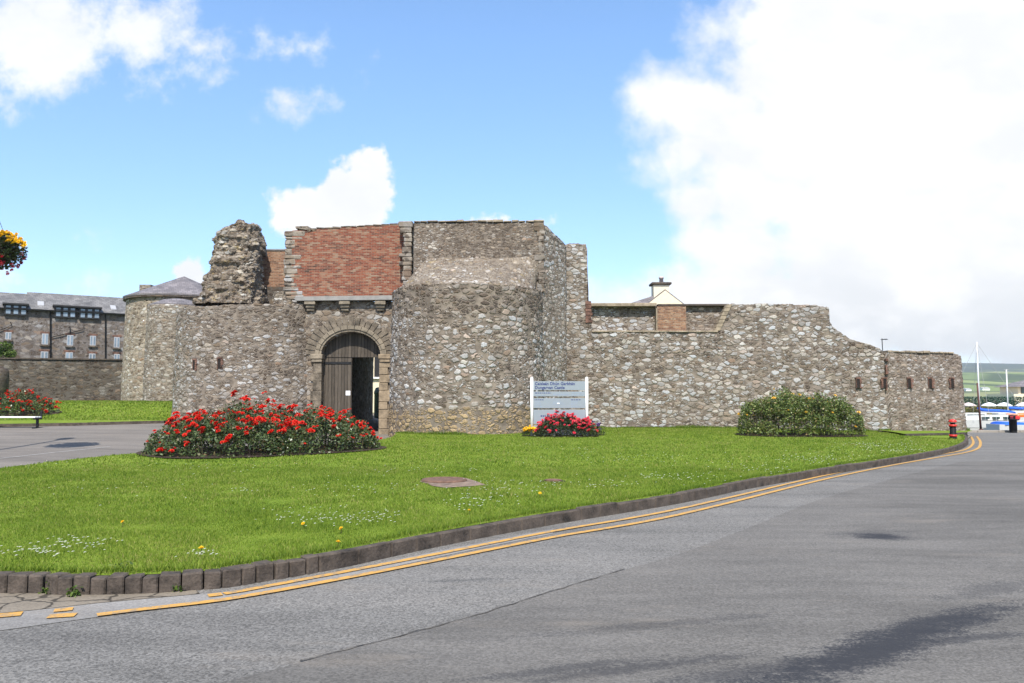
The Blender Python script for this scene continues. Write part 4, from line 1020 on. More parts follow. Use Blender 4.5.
def bpipe(pts, r_=.055):
    return MB().tube([(*(bint(a, b2)[0]-bn_*.1), bint(a, b2)[1]) for a, b2 in pts], r_ if len(pts) < 3 and pts[0][0] == pts[-1][0] else .03, 6)
for pts in ([(50.3, 311.5), (50.3, 361)], [(105.3, 314), (105.3, 362)], [(50.5, 337.5), (70, 333), (83, 329.8), (83.8, 326)], [(70, 333), (69.8, 327)], [(-6, 332), (5, 328.5), (11.5, 325), (10.5, 322)]):
    bpipe(pts).build('downpipe', M['black'], br_)
mb = MB(); mb.quadprism(BA, BBp, bn_, EZ-.02, EZ+.07, -.36, -.255); mb.build('gutter', M['black'], br_)

bw2 = thing('boundary_wall', (-32, 56, 1.2), 'old dark stone boundary wall in front of the barracks', 'wall')
wall('masonry', [(-52, 54.2), (-35.4, 55), (-27.2, 57), (-24, 57)], .5, .9, lambda s_: 4.28, M['oldwall'], bw2, .14, jag=.03, seed=30)
mb = MB()
for a, b2 in zip(resample([(-52, 54.2), (-35.4, 55), (-27.2, 57), (-25, 57)], .9)[:-1], resample([(-52, 54.2), (-35.4, 55), (-27.2, 57), (-25, 57)], .9)[1:]): mb.quadprism(a, b2, (0, 1), 4.29, 4.39, -.1, .6)
mb.build('coping', M['kerb'], bw2)
gpx = XZ(-3, 400, 52); gp_ = thing('gate_pier', (gpx[0], 52, 1.2), 'rounded grey stone gate pier at the left edge before the boundary wall', 'gate pier')
zt_ = XZ(0, 366, 52)[1]; MB().lathe([(.62, 0), (.62, zt_-1.6), (.55, zt_-1.35), (.3, zt_-1.2), (.05, zt_-1.15)], (gpx[0], 52, 1.15), 20).build('shaft', M['oldstone'], gp_, True)

# =================================================================== PLANTS
def leaves(name, C, size, mat, parent=None, upbias=.35, asp=.55):
    C = np.asarray(C); n = len(C); sz = size*rng.uniform(.6, 1.3, n)[:, None]
    a = rng.normal(size=(n, 3)); a[:, 2] *= .7; a /= np.linalg.norm(a, axis=1)[:, None]
    nr = rng.normal(size=(n, 3)); nr[:, 2] += upbias*3; b_ = np.cross(a, nr); b_ /= np.linalg.norm(b_, axis=1)[:, None]+1e-9
    V = np.stack([C-a*sz*.5, C+b_*sz*asp*.5, C+a*sz*.5, C-b_*sz*asp*.5], 1).reshape(-1, 3)
    me = fastmesh(name, V, 4, rng.uniform(0, 1, n)); return link(name, me, mat, parent)
def rosemesh(name, heads, rad, spread, mat):
    """a spray of full blooms: each head is rings of cupped petals"""
    V = []; rn = []
    for h in range(heads):
        c = np.array([0, 0, 0.]) if h == 0 else np.array([random.uniform(-1, 1)*spread, random.uniform(-1, 1)*spread, random.uniform(-.5, .6)*spread])
        tilt = np.array([random.uniform(-.6, .3), random.uniform(-1.0, .1), 1.0]); tilt /= np.linalg.norm(tilt)
        e1 = np.cross(tilt, (1, 0, .1)); e1 /= np.linalg.norm(e1); e2 = np.cross(tilt, e1); r0 = rad*random.uniform(.75, 1.15)
        for ring, (rr, lift, n) in enumerate(((1.0, .1, 7), (.72, .35, 6), (.42, .55, 5))):
            for k in range(n):
                t0 = 2*PI*(k+.5*ring)/n; ww = PI/n*1.25
                def pt(ang, rad_, z): return c+(e1*math.cos(ang)+e2*math.sin(ang))*rad_*r0+tilt*z*r0
                V += [pt(t0, rr*.2, lift*.3-.2), pt(t0-ww, rr*.8, lift), pt(t0, rr*1.08, lift+.12+random.uniform(-.1, .1)), pt(t0+ww, rr*.8, lift)]
                rn.append(min(1, max(0, .45+.25*(ring-1)*-.3+random.uniform(-.4, .45))))
    me = fastmesh(name, np.array(V), 4, np.array(rn)); me.materials.append(mat); return me
def blob_height(x, y, cx, cy, ax, ay, rot, hmax, seed, rough=.40, prof=(1.6, .56)):
    ca, sa = math.cos(-rot), math.sin(-rot); u = ((x-cx)*ca-(y-cy)*sa)/ax; v = ((x-cx)*sa+(y-cy)*ca)/ay
    rr = (abs(u)**2.3+abs(v)**2.3)
    if rr >= 1: return 0
    n = mnoise.noise((x*.9, y*.9, seed))+.6*mnoise.noise((x*2.3, y*2.3, seed+3))
    return hmax*(1-rr**prof[0])**prof[1]*(1+rough*n)
def bed(name, label, cat, cx, cy, ax, ay, rot, hmax, nleaf, lsize, leafmat_, bloom_variants, nb, zf, seed, bloom_stuff=None, gap=.06, parts_max=100, soil=1.04, bname='rose', stems=60, shell=.38, prefer=None, blift=.02, prof=(1.6, .56), gapt=-.2, rough=.42):
    root = thing(name, (cx, cy, float(zf(cx, cy))), label, cat)
    hh = lambda x, y: blob_height(x, y, cx, cy, ax, ay, rot, hmax, seed, rough, prof)
    ca, sa = math.cos(rot), math.sin(rot)
    V = [(cx+ax*soil*math.copysign(abs(math.cos(t_))**.77, math.cos(t_))*ca-ay*soil*math.copysign(abs(math.sin(t_))**.77, math.sin(t_))*sa,
          cy+ax*soil*math.copysign(abs(math.cos(t_))**.77, math.cos(t_))*sa+ay*soil*math.copysign(abs(math.sin(t_))**.77, math.sin(t_))*ca) for t_ in np.linspace(0, 2*PI, 40, endpoint=False)]
    sheet('soil', V, zf, M['soil'], .3, None, root, .03)
    pts = []; 
    while len(pts) < nleaf:
        u, v = random.uniform(-1, 1), random.uniform(-1, 1); x = cx+u*ax*ca-v*ay*sa; y = cy+u*ax*sa+v*ay*ca; h = hh(x, y)
        if h < .08: continue
        f = 1-abs(random.gauss(0, shell)) if random.random() < .8 else random.random()
        if f < .06: continue
        if mnoise.noise((x*1.9, y*1.9, f*h*2.1+seed)) < gapt+random.uniform(-.1, .1): continue
        pts.append((x+random.gauss(0, .03), y+random.gauss(0, .03), float(zf(x, y))+h*min(f, 1.0)+random.gauss(0, .02)))
    leaves('foliage', pts, lsize, leafmat_, root)
    mb = MB()
    for _ in range(stems):
        u, v = random.uniform(-.9, .9), random.uniform(-.9, .9); x = cx+u*ax*ca-v*ay*sa; y = cy+u*ax*sa+v*ay*ca; h = hh(x, y)
        if h > .2: mb.tube([(x, y, float(zf(x, y))), (x+random.gauss(0, .05), y+random.gauss(0, .05), float(zf(x, y))+h*.6), (x+random.gauss(0, .12), y+random.gauss(0, .12), float(zf(x, y))+h*random.uniform(.9, 1.15))], .009, 5)
    if mb.V: mb.build('stem', M['stem'], root)
    spots = []; tries = 0
    while len(spots) < nb and tries < 60000:
        tries += 1
        u, v = random.uniform(-1, 1), random.uniform(-1, 1); x = cx+u*ax*ca-v*ay*sa; y = cy+u*ax*sa+v*ay*ca; h = hh(x, y)
        if h < .12: continue
        if prefer and random.random() > prefer(u, v): continue
        z = float(zf(x, y))+h*random.uniform(.86, 1.06)+blift+(random.random()**4)*.12
        if any((x-a)**2+(y-b2)**2+(z-c_)**2 < gap*gap for a, b2, c_ in spots): continue
        spots.append((x, y, z))
    spots.sort(key=lambda p_: p_[1])
    ob = None
    for k, (x, y, z) in enumerate(spots[:parts_max]):
        me = random.choice(bloom_variants); o = bpy.data.objects.new(bname, me); col.objects.link(o); o.parent = root
        o.location = Vector((x, y, z))-root.location; o.rotation_euler = (random.uniform(-.3, .3), random.uniform(-.3, .3), random.uniform(-.6, .6)); sc_ = random.uniform(.65, 1.25); o.scale = (sc_,)*3
    rest = spots[parts_max:]
    if rest:
        VV = []; RR = []
        for x, y, z in rest:
            me = random.choice(bloom_variants); n = len(me.vertices); a = np.empty(n*3, np.float32); me.vertices.foreach_get('co', a); VV.append(a.reshape(-1, 3)*random.uniform(.6, 1.1)+np.array([x, y, z]))
            q = np.empty(len(me.polygons), np.float32); me.attributes['rnd'].data.foreach_get('value', q); RR.append(q)
        o = link(bname, fastmesh(bname, np.concatenate(VV), 4, np.concatenate(RR)), bloom_variants[0].materials[0], root); o['kind'] = 'stuff'
    return root

red_v = [rosemesh('rose_spray', n, .062, .10, M['red_rose']) for n in (5, 4, 3, 6, 2, 1, 4)]
small_red = [rosemesh('rose_small', n, .07, .12, M['red_rose']) for n in (3, 2, 4, 1)]
yel_v = [rosemesh('yellow_rose', 1, .085, .08, M['yellow_rose']) for _ in range(3)]
pink_v = [rosemesh('pink_bloom', n, .055, .08, M['pink_petal']) for n in (2, 3, 1, 4)]
gold_v = [rosemesh('gold_bloom', n, .05, .07, M['yellow_petal']) for n in (2, 3, 4)]
pur_v = [rosemesh('purple_bloom', n, .045, .06, M['purple_petal']) for n in (2, 3)]
# large rose bed before the gate: its near edge runs from the drive corner to the right
a_ = np.array(G(150, 456, HL)[:2]); f_ = np.array(G(262, 462, HL)[:2]); r__ = np.array(G(374, 446, HL)[:2])
cx, cy = (a_+r__)/2+np.array([-.15, .1]); rot = math.atan2(*(r__-a_)[::-1]); ax_ = np.linalg.norm(r__-a_)/2+.1
bed('rose_bed', 'large bed of red roses on the lawn in front of the castle gate', 'rose bed', cx+.1, cy-.25, ax_*.95, 2.0, rot, 1.10, 27000, .085, M['rose_leaf'], red_v, 250, HL, 3.0, gap=.15, stems=150,
    prefer=lambda u, v: .6+.4*(v < .1))
lb = G(14, 417, HU)
bed('rose_bed', 'bed of red roses on the upper grass behind the white bench', 'rose bed', lb[0]-.9, lb[1]+1.0, 2.15, 1.1, .1, .9, 8000, .09, M['rose_leaf'], small_red, 90, HU, 8.0, gap=.13, stems=40)
yb = G(804, 437, HL)
bed('rose_bush', 'rounded green bush with a few yellow roses in front of the long wall', 'bush', yb[0]+.28, yb[1]+1.1, 2.36, 1.25, 0.02, 1.46, 25000, .085, M['bush_leaf'], yel_v, 22, HL, 14.0, gap=.5, bname='yellow_rose', stems=70, blift=.03, prof=(3.2, .5), gapt=-.28, rough=.36)
sb = G(568, 437.3, HL)
bed('bedding_flowers', 'mound of pink-red bedding flowers at the foot of the castle sign', 'flower bed', sb[0]-.05, sb[1]+.35, 1.18, .42, 0, .62, 5200, .07, M['bed_leaf'], pink_v, 135, HL, 21.0, gap=.06, bname='pink_flower', stems=6, gapt=-2)
sb2 = G(531, 436.9, HL)
bed('bedding_flowers', 'low clump of yellow flowers at the left foot of the castle sign', 'flower bed', sb2[0]+.02, sb2[1]+.3, .36, .26, 0, .30, 500, .05, M['bed_leaf'], gold_v, 32, HL, 25.0, gap=.05, bname='yellow_flower', stems=0)
sb3 = G(590, 436, HL)
bed('bedding_flowers', 'dark purple bedding flowers to the right of the pink mound', 'flower bed', sb3[0]+.0, sb3[1]+.45, .60, .3, 0, .48, 900, .06, M['bed_leaf'], pur_v, 26, HL, 27.0, gap=.06, bname='purple_flower', stems=0, gapt=-.5)

# grass blades, only where a blade can be told from its neighbour
GP = np.array(lawn_poly)
MHP = np.array(GL([(419, 482), (427, 479.4), (448, 477.9), (466, 478.6), (477, 482), (486, 485.6), (470, 487), (444, 488.4), (432, 486.4), (428, 484.4)], HL))
def grassfield(n, ylo, yhi, size, wid, poly, zf, xlo, xhi, dens=None):
    x = rng.uniform(xlo, xhi, n); y = rng.uniform(ylo, yhi, n)
    soft = 1.5 if ylo > 7 else .01; softh = 1.5 if yhi < 30 else .01
    pr_ = np.clip((y-ylo)/soft, 0, 1)*np.clip((yhi-y)/softh, 0, 1)
    ok = inside(poly, x, y) & (np.abs(x/y) < .68) & (rng.uniform(0, 1, n) < pr_) & ~inside(MHP, x, y)
    x, y = x[ok], y[ok]; n = len(x); z = zf(x, y)
    sc_ = size*rng.uniform(.5, 1.4, n)
    clump = np.array([1+.9*mnoise.noise((a*1.7, b2*1.7, 3)) for a, b2 in zip(x[::1], y)]) if n < 400000 else 1
    sc_ = sc_*np.maximum(clump, .25)
    th = rng.uniform(0, 2*PI, n); le = rng.uniform(.1, .9, n)*sc_; la = rng.uniform(0, 2*PI, n)
    wv = wid*rng.uniform(.6, 1.3, n)
    A = np.c_[x-np.cos(th)*wv/2, y-np.sin(th)*wv/2, z-.005]; B = np.c_[x+np.cos(th)*wv/2, y+np.sin(th)*wv/2, z-.005]; C = np.c_[x+np.cos(la)*le, y+np.sin(la)*le, z+sc_]
    return np.stack([A, B, C], 1).reshape(-1, 3)
parts = [grassfield(380000, 6, 11.25, .024, .008, GP, HL, -8, 6), grassfield(360000, 9.75, 17.75, .028, .014, GP, HL, -12, 9), grassfield(330000, 16.25, 37, .032, .028, GP, HL, -16, 23)]
V = np.concatenate(parts); gr = link('grass', fastmesh('grass', V, 3, rng.uniform(0, 1, len(V)//3)), M['blade']); tag(gr, 'short mown grass covering the lawn around the castle', 'grass', None, 'stuff')
ULp = np.array(UL+[(-15.6, 37.5), (-14, 44), (-14, 57), (-60, 54)])
V = grassfield(120000, 33, 57, .05, .05, ULp, HU, -40, -13); g2 = link('grass', fastmesh('grass', V, 3, rng.uniform(0, 1, len(V)//3)), M['blade']); tag(g2, 'short grass on the upper bank beside the twin drum tower', 'grass', None, 'stuff')
# longer tufts along the kerb
KI = offset(KC, .17); sel = rng.integers(0, len(KI), 26000); base = KI[sel]+np.abs(rng.normal(0, .06, (26000, 1)))*np.c_[-np.gradient(KC[:, 1])[sel], np.gradient(KC[:, 0])[sel]]/.05
ok = (base[:, 1] < 22); x, y = base[ok].T; n = len(x); z = HL(x, y); sc_ = rng.uniform(.02, .075, n); th = rng.uniform(0, 2*PI, n); la = rng.uniform(0, 2*PI, n); le = sc_*.6
tangn = np.c_[np.cos(la)*le, np.sin(la)*le]
V = np.stack([np.c_[x-np.cos(th)*.006, y-np.sin(th)*.006, z-.01], np.c_[x+np.cos(th)*.006, y+np.sin(th)*.006, z-.01], np.c_[x+tangn[:, 0], y+tangn[:, 1], z+sc_]], 1).reshape(-1, 3)
g3 = link('grass', fastmesh('grass', V, 3, rng.uniform(0, .8, n)), M['blade']); tag(g3, 'longer grass tufts hanging over the kerb stones', 'grass', None, 'stuff')
WBp = resample(np.array(wallbase[1:]), .03); m_ = 15000; sel = rng.integers(0, len(WBp), m_)  # dark tufts added to strengthen contact shade where walls meet the lawn
nw_ = offset(WBp, 1.0)-WBp; base = WBp[sel]+nw_[sel]*(rng.exponential(.10, m_)*-1+.12)[:, None]
x, y = base.T; z = HL(x, y)+.08*((x > 16.9) & (y > 36)); sc_ = rng.uniform(.04, .15, m_)*np.clip(np.array([.8+1.2*mnoise.noise((a*.9, b2*.9, 6)) for a, b2 in base]), .25, 2); th = rng.uniform(0, 2*PI, m_); la = rng.uniform(0, 2*PI, m_); le = sc_*.5
V = np.stack([np.c_[x-np.cos(th)*.014, y-np.sin(th)*.014, z-.01], np.c_[x+np.cos(th)*.014, y+np.sin(th)*.014, z-.01], np.c_[x+np.cos(la)*le, y+np.sin(la)*le, z+sc_]], 1).reshape(-1, 3)
g4 = link('grass', fastmesh('grass', V, 3, rng.uniform(0, .6, m_)), M['blade']); tag(g4, 'dark grass tufts added as contact shade along the foot of the castle walls', 'grass', None, 'stuff')
# daisies in drifts
clus = [(45, 555, 55, 6, 60), (80, 545, 60, 5, 40), (245, 492, 14, 3, 12), (315, 519, 50, 12, 70), (375, 520, 30, 9, 45), (480, 503, 35, 9, 60), (500, 488, 40, 9, 45), (350, 490, 70, 10, 40), (590, 487, 60, 6, 50),
        (660, 478, 25, 5, 30), (810, 459, 55, 6, 90), (880, 446, 45, 4, 90), (760, 470, 60, 5, 40), (700, 480, 40, 6, 30), (30, 465, 60, 4, 30), (200, 470, 80, 8, 30), (120, 490, 90, 15, 20), (205, 557, 22, 4, 18), (420, 470, 60, 8, 30), (900, 452, 45, 3, 60), (640, 460, 90, 6, 50), (530, 450, 90, 5, 30)]
C = []
for cx_, cy_, sx, sy, n in clus:
    for _ in range(n):
        g_ = G(random.gauss(cx_, sx*.5), random.gauss(cy_, sy*.5), HL)
        if inside(GP, np.array([g_[0]]), np.array([g_[1]]))[0] and g_[1] < 37: C.append((g_[0], g_[1], g_[2]+random.uniform(.035, .06)))
V = []
for x, y, z in C:
    r_ = random.uniform(.011, .017)*(1+max(0, y-9)*.035); tl = random.uniform(-.4, .1)
    for k in range(3):
        a = PI*k/3+random.random(); ca, sa = math.cos(a)*r_, math.sin(a)*r_
        V += [(x+ca, y+sa, z+tl*-sa*.0+ca*.2), (x-sa*.6, y+ca*.6, z+.003), (x-ca, y-sa, z-ca*.2), (x+sa*.6, y-ca*.6, z+.003)]
da = link('daisies', fastmesh('daisies', np.array(V), 4, rng.uniform(0, 1, len(V)//4)), M['white_petal']); tag(da, 'small white daisies scattered in drifts over the front lawn', 'daisies', None, 'stuff')
for k, (px, py) in enumerate([(122.5, 527), (201, 554.5), (303, 529), (338, 548), (469, 515), (540, 497.3), (341, 534)]):
    g_ = G(px, py, HL)
    where = ['alone in the bare grass of the left lawn', 'nearest the kerb among daisies', 'beside the wide daisy drift', 'on the kerb edge of the lawn', 'in front of the manhole cover', 'below the small iron cover', 'above the kerb left of the manhole'][k]
    dn_ = thing('dandelion', (g_[0], g_[1], g_[2]), 'single yellow dandelion '+where, 'dandelion', 'dandelions dotted over the lawn')
    rr = rosemesh('flower', 1, .024, .0, M['yellow_petal']); o = bpy.data.objects.new('flower', rr); col.objects.link(o); o.parent = dn_; o.location = (0, 0, .06)
    MB().tube([(g_[0], g_[1], g_[2]), (g_[0]+.005, g_[1], g_[2]+.06)], .003, 5).build('stem', M['stem'], dn_)
# weeds at the kerb
for k, (px, py, sz_, lab) in enumerate([(49, 594, .10, 'in the kerb joint nearest the left edge'), (73, 597, .07, 'low before the fourth kerb stone'), (121, 588, .10, 'on top of the kerb between two stones'), (176, 592, .08, 'rooted at the foot of the curving kerb')]):
    g_ = G(px, py, H); pts = [(g_[0]+random.gauss(0, sz_*.35), g_[1]+random.gauss(0, .02), g_[2]+(.12 if k == 2 else 0)+abs(random.gauss(0, sz_*.5))) for _ in range(60)]
    o = leaves('weed', pts, .035, M['tree_leaf']); tag(o, 'small green weed '+lab, 'weed', 'weeds along the kerb')

# tree at the far left, between boundary wall and barracks
tx, tz = XZ(-8, 345, 58.2); tr = thing('tree', (tx, 58.2, 1.2), 'bushy green tree top showing over the boundary wall at the left edge', 'tree')
MB().tube([(tx, 58.2, 1.2), (tx+.1, 58.2, 3.2), (tx, 58.2, 5)], .18, 8, .06).build('trunk', M['bark'], tr)
pts = []
cl = [(tx+random.gauss(0, .6), 58.2+random.gauss(0, .6), 4.9+random.gauss(0, .55), random.uniform(.35, .6)) for _ in range(16)]+[(XZ(4, 340, 58.2)[0], 58, 5.4, .45), (XZ(4, 354, 58.2)[0], 58, 4.7, .5)]
for _ in range(5200):
    c_ = random.choice(cl); v = rng.normal(size=3); v /= np.linalg.norm(v); pts.append(np.array(c_[:3])+v*c_[3]*random.uniform(.5, 1.05)*np.array([1, 1, .8]))
leaves('crown', pts, .16, M['tree_leaf'], tr)

# =================================================================== SMALL THINGS
# information sign
sy_ = G(560, 437, HL)[1]+.42
sx0 = XZ(531.8, 400, sy_)[0]; sx1 = XZ(586.8, 400, sy_)[0]; sg0 = float(HL((sx0+sx1)/2, sy_))
sg = thing('castle_sign', ((sx0+sx1)/2, sy_, sg0), 'grey five-panel castle information sign on two white posts before the bastion', 'sign')
ztp = XZ(531, 378.2, sy_)[1]
for x in (sx0, sx1):
    mb = MB(); mb.tube([(x, sy_, sg0-.1), (x, sy_, ztp)], .055, 16); mb.lathe([(.058, 0), (.05, .03), (.02, .045)], (x, sy_, ztp+.001), 16); mb.build('post', M['white'], sg, True)
rows = [(381.3, 390.2), (391.6, 396.4), (398.2, 408.2), (409.7, 424.2), (425.4, 435)]
def zpy(py): return XZ(560, py, sy_)[1]
pan = []
for (a, b2) in rows:
    pan.append(MB().box(sx0+.06, sx1-.06, sy_-.03, sy_+.02, zpy(b2), zpy(a)).build('panel', M['silver'], sg, False, .006))
def text(body, x, z, size, mat, parent, name='lettering'):
    cu = bpy.data.curves.new(name, 'FONT'); cu.body = body; cu.size = size; cu.extrude = .003; cu.resolution_u = 2; cu.offset = .0028
    tmp = bpy.data.objects.new('tmp', cu); col.objects.link(tmp); dg = bpy.context.evaluated_depsgraph_get()
    me = bpy.data.meshes.new_from_object(tmp.evaluated_get(dg)); bpy.data.objects.remove(tmp); bpy.data.curves.remove(cu)
    me.materials.clear(); me.materials.append(mat); o = bpy.data.objects.new(name, me); col.objects.link(o); o.parent = parent
    off = Vector((0, 0, 0)); q = parent
    while q is not None: off += q.location; q = q.parent
    o.location = Vector((x, sy_-.035, z))-off; o.rotation_euler = (PI/2, 0, 0); return o
tx0 = XZ(534.8, 400, sy_)[0]
text('Caisleán Dhún Garbhán', tx0, zpy(385.0), .155, M['ink'], pan[0]); text('Dungarvan Castle', tx0, zpy(388.9), .155, M['ink'], pan[0])
def dashes(px0, px1, py, parent, mat, h=.022, density=.8):
    mb = MB(); x = XZ(px0, 400, sy_)[0]; xe = XZ(px1, 400, sy_)[0]; z = zpy(py)
    while x < xe-.02:
        L = min(random.uniform(.035, .11), xe-x); mb.box(x, x+L, sy_-.033, sy_-.0302, z-h/2, z+h/2); x += L+.022
    if mb.V: mb.build('small_print', mat, parent)
dashes(535, 551, 393, pan[1], M['ink'], .03); dashes(535, 545, 395.2, pan[1], M['greyink']); dashes(553, 569, 394.3, pan[1], M['greyink'], .03); dashes(572, 582, 392.8, pan[1], M['greyink']); dashes(571, 583, 394.6, pan[1], M['greyink'])
dashes(534.5, 543.5, 399.8, pan[2], M['ink'], .028); dashes(571, 580.5, 399.8, pan[2], M['ink'], .028)
for k, py in enumerate((401.6, 403.2, 404.8, 406.6)): dashes(535, 541+k % 2, py, pan[2], M['greyink']); dashes(571, 579-k % 3*2, py, pan[2], M['greyink'])
dashes(553, 562.5, 402.2, pan[2], M['greyink']); dashes(552, 564, 404, pan[2], M['greyink']); dashes(540.5, 546, 416, pan[3], M['ink'], .05); dashes(540.5, 546, 418.5, pan[3], M['greyink'])
MB().box(XZ(557, 400, sy_)[0], XZ(559.6, 400, sy_)[0], sy_-.033, sy_-.0302, zpy(403.4)-.025, zpy(403.4)+.025).build('emblem', M['white'], pan[2])

# manhole covers in the lawn
g_ = G(453, 483, HL); mh = thing('manhole_cover', (g_[0], g_[1], g_[2]), 'round rusty manhole cover in a broken concrete surround on the lawn', 'manhole cover')
sheet('concrete_surround', GL([(419, 482), (427, 479.4), (448, 477.9), (466, 478.6), (477, 482), (486, 485.6), (470, 487), (444, 488.4), (432, 486.4), (428, 484.4)], HL), HL, M['concrete'], .2, None, mh, .012)
gc = G(444, 481.6, HL); wdx = abs(G(467, 481.5, HL)[0]-G(421, 481.5, HL)[0])/2
MB().lathe([(wdx, -.03), (wdx, .025), (wdx-.02, .045), (wdx-.08, .048), (wdx-.085, .04), (.02, .04)], (gc[0], gc[1]+.05, gc[2]), 36).build('cover', M['rust'], mh, False)
g_ = G(553, 481.6, HL); mc = thing('valve_cover', (g_[0], g_[1], g_[2]), 'small sunken rusty valve cover in the lawn right of the manhole', 'valve cover')
MB().lathe([(.15, -.05), (.15, .035), (.12, .04), (.11, .03), (.02, .03)], (g_[0], g_[1], g_[2]), 20).build('cover', M['rust'], mc)
MB().lathe([(.22, -.05), (.22, .012), (.155, .012), (.155, -.04)], (g_[0], g_[1], g_[2]), 20).build('soil_rim', M['soil'], mc)

# bench
g_ = G(37, 428.3, H); yb_ = g_[1]; zb_ = float(g_[2]); bl = 3.2
bc = thing('park_bench', (g_[0]-1.3, yb_, zb_), 'low backless white bench with black end supports beside the upper rose bed', 'bench')
zs_ = zb_+.42
for x in (g_[0]-2.6, g_[0]-.0):
    mb = MB(); mb.box(x-.045, x+.045, yb_-.2, yb_+.25, zs_-.09, zs_-.03); mb.box(x-.04, x+.04, yb_-.03, yb_+.05, zb_+.04, zs_-.09); mb.box(x-.06, x+.06, yb_-.24, yb_+.26, zb_, zb_+.04); mb.box(x-.035, x+.045, yb_+.2, yb_+.25, zs_-.03, zs_+.22)
    mb.build('support', M['iron'], bc, False, .008)
mb = MB()
for k in range(3): mb.box(g_[0]-2.9, g_[0]+.03, yb_-.2+k*.14, yb_-.08+k*.14, zs_-.028, zs_+.02)
mb.build('seat', M['white'], bc, False, .006)

# bollard with red bands
g_ = G(953.2, 438.6, HL); bo = thing('bollard', (g_[0], g_[1], g_[2]), 'short black bollard with red bands at the tip of the lawn', 'bollard')
hb_ = (438.3-419)/F*g_[1]; r_ = .105
MB().lathe([(r_+.03, 0), (r_+.03, .04), (r_, .06), (r_, hb_*.72), (r_*.8, hb_*.74), (r_*.8, hb_*.8), (r_*.9, hb_*.82)], g_, 20).build('body', M['black'], bo, True)
for a, b2, e_ in ((.06*hb_+.03, .16*hb_+.03, .03), (.62*hb_, .72*hb_, .03)): MB().lathe([(r_+.004, a), (r_+e_, a+.005), (r_+e_, b2), (r_+.004, b2+.005)], g_, 20).build('band', M['red'], bo, True)
MB().lathe([(r_+.03, .84*hb_), (r_+.035, .88*hb_), (r_+.015, .95*hb_), (.03, hb_), (.01, hb_)], g_, 20).build('cap', M['red'], bo, True)

# litter bin on the quay
g_ = G(1013.4, 432.8, H); lb_ = thing('litter_bin', (g_[0], g_[1], g_[2]), 'dark maroon litter bin on the quay at the right edge', 'bin')
w_ = 7.0/F*g_[1]/2; hb_ = 17.5/F*g_[1]
MB().lathe([(w_*.95, 0), (w_*.95, .04), (w_*.85, .05), (w_, .1), (w_, hb_*.72), (w_*1.08, hb_*.73), (w_*1.08, hb_*.78)], g_, 20).build('body', M['black'], lb_, True)
mb = MB()
for k in range(3): a = 2*PI*k/3+.4; mb.box(g_[0]+w_*.85*math.cos(a)-.03, g_[0]+w_*.85*math.cos(a)+.03, g_[1]+w_*.85*math.sin(a)-.03, g_[1]+w_*.85*math.sin(a)+.03, g_[2]+hb_*.78, g_[2]+hb_*.94)
mb.build('hood_post', M['black'], lb_); MB().lathe([(w_*1.08, hb_*.94), (w_*1.05, hb_), (.03, hb_*1.04)], g_, 20).build('lid', M['pole_rust'], lb_, True)

# leaning brown pole on the quay
g_ = G(981, 431.4, H); pt_ = P(977.2, 383, g_[1]); po = thing('quay_pole', (g_[0], g_[1], g_[2]), 'thin brown leaning pole standing at the quay edge', 'pole')
MB().tube([g_, tuple((np.array(g_)+np.array(pt_))/2), pt_], .062, 10, .045).build('shaft', M['pole_rust'], po, True)
MB().lathe([(.12, 0), (.12, .1), (.07, .14)], g_, 14).build('foot', M['pole_rust'], po, True)

# hanging basket on a lamp post just out of frame
YB = 20.; kS = YB/11; hx, hz_ = XZ(-4, 250, YB); px_l = hx-1.3; zg_ = float(H(px_l, YB))
lp = thing('lamp_post', (px_l, YB, zg_), 'dark lamp post left of the picture whose bracket holds the flower basket', 'lamp post')
MB().tube([(px_l, YB, zg_-.1), (px_l, YB, 7.6)], .09, 12, .06).build('post', M['iron'], lp, True)
MB().tube([(px_l, YB, hz_+.75), (px_l+.6, YB, hz_+1.0), (hx, YB, hz_+.9)], .03, 8).build('bracket', M['iron'], lp)
MB().lathe([(.08, 0), (.2, .12), (.24, .55), (.1, .75), (.02, .8)], (px_l, YB, 7.6), 16).build('lantern', M['frame_white'], lp, True)
hbk = thing('hanging_basket', (hx, YB, hz_-.2), 'hanging basket of yellow and crimson flowers at the left edge of the sky', 'hanging basket')
MB().lathe([(.05, -.36), (.25, -.29), (.36, -.09), (.4, .04)], (hx, YB, hz_), 16).build('basket', M['soil'], hbk, True)
mb = MB()
for k in range(3): a = 2*PI*k/3; mb.tube([(hx+.36*math.cos(a), YB+.36*math.sin(a), hz_), (hx, YB, hz_+.88)], .006, 4)
mb.build('chain', M['iron'], hbk)
q = rng.normal(size=(4200, 3)); q = q/np.linalg.norm(q, axis=1)[:, None]*rng.uniform(.5, 1.05, (4200, 1)); q[:, 2] -= np.where(q[:, 2] < 0, rng.uniform(0, .25, 4200), 0)
leaves('foliage', np.c_[hx+.66*q[:, 0], YB+.66*q[:, 1], hz_+.02+.42*q[:, 2]], .085, M['bed_leaf'], hbk)
gv = [rosemesh('gold', 3, .045, .07, M['yellow_petal']) for _ in range(3)]; cv = [rosemesh('crimson', 2, .048, .07, M['pink_petal']) for _ in range(2)]
ny_ = nc_ = 0
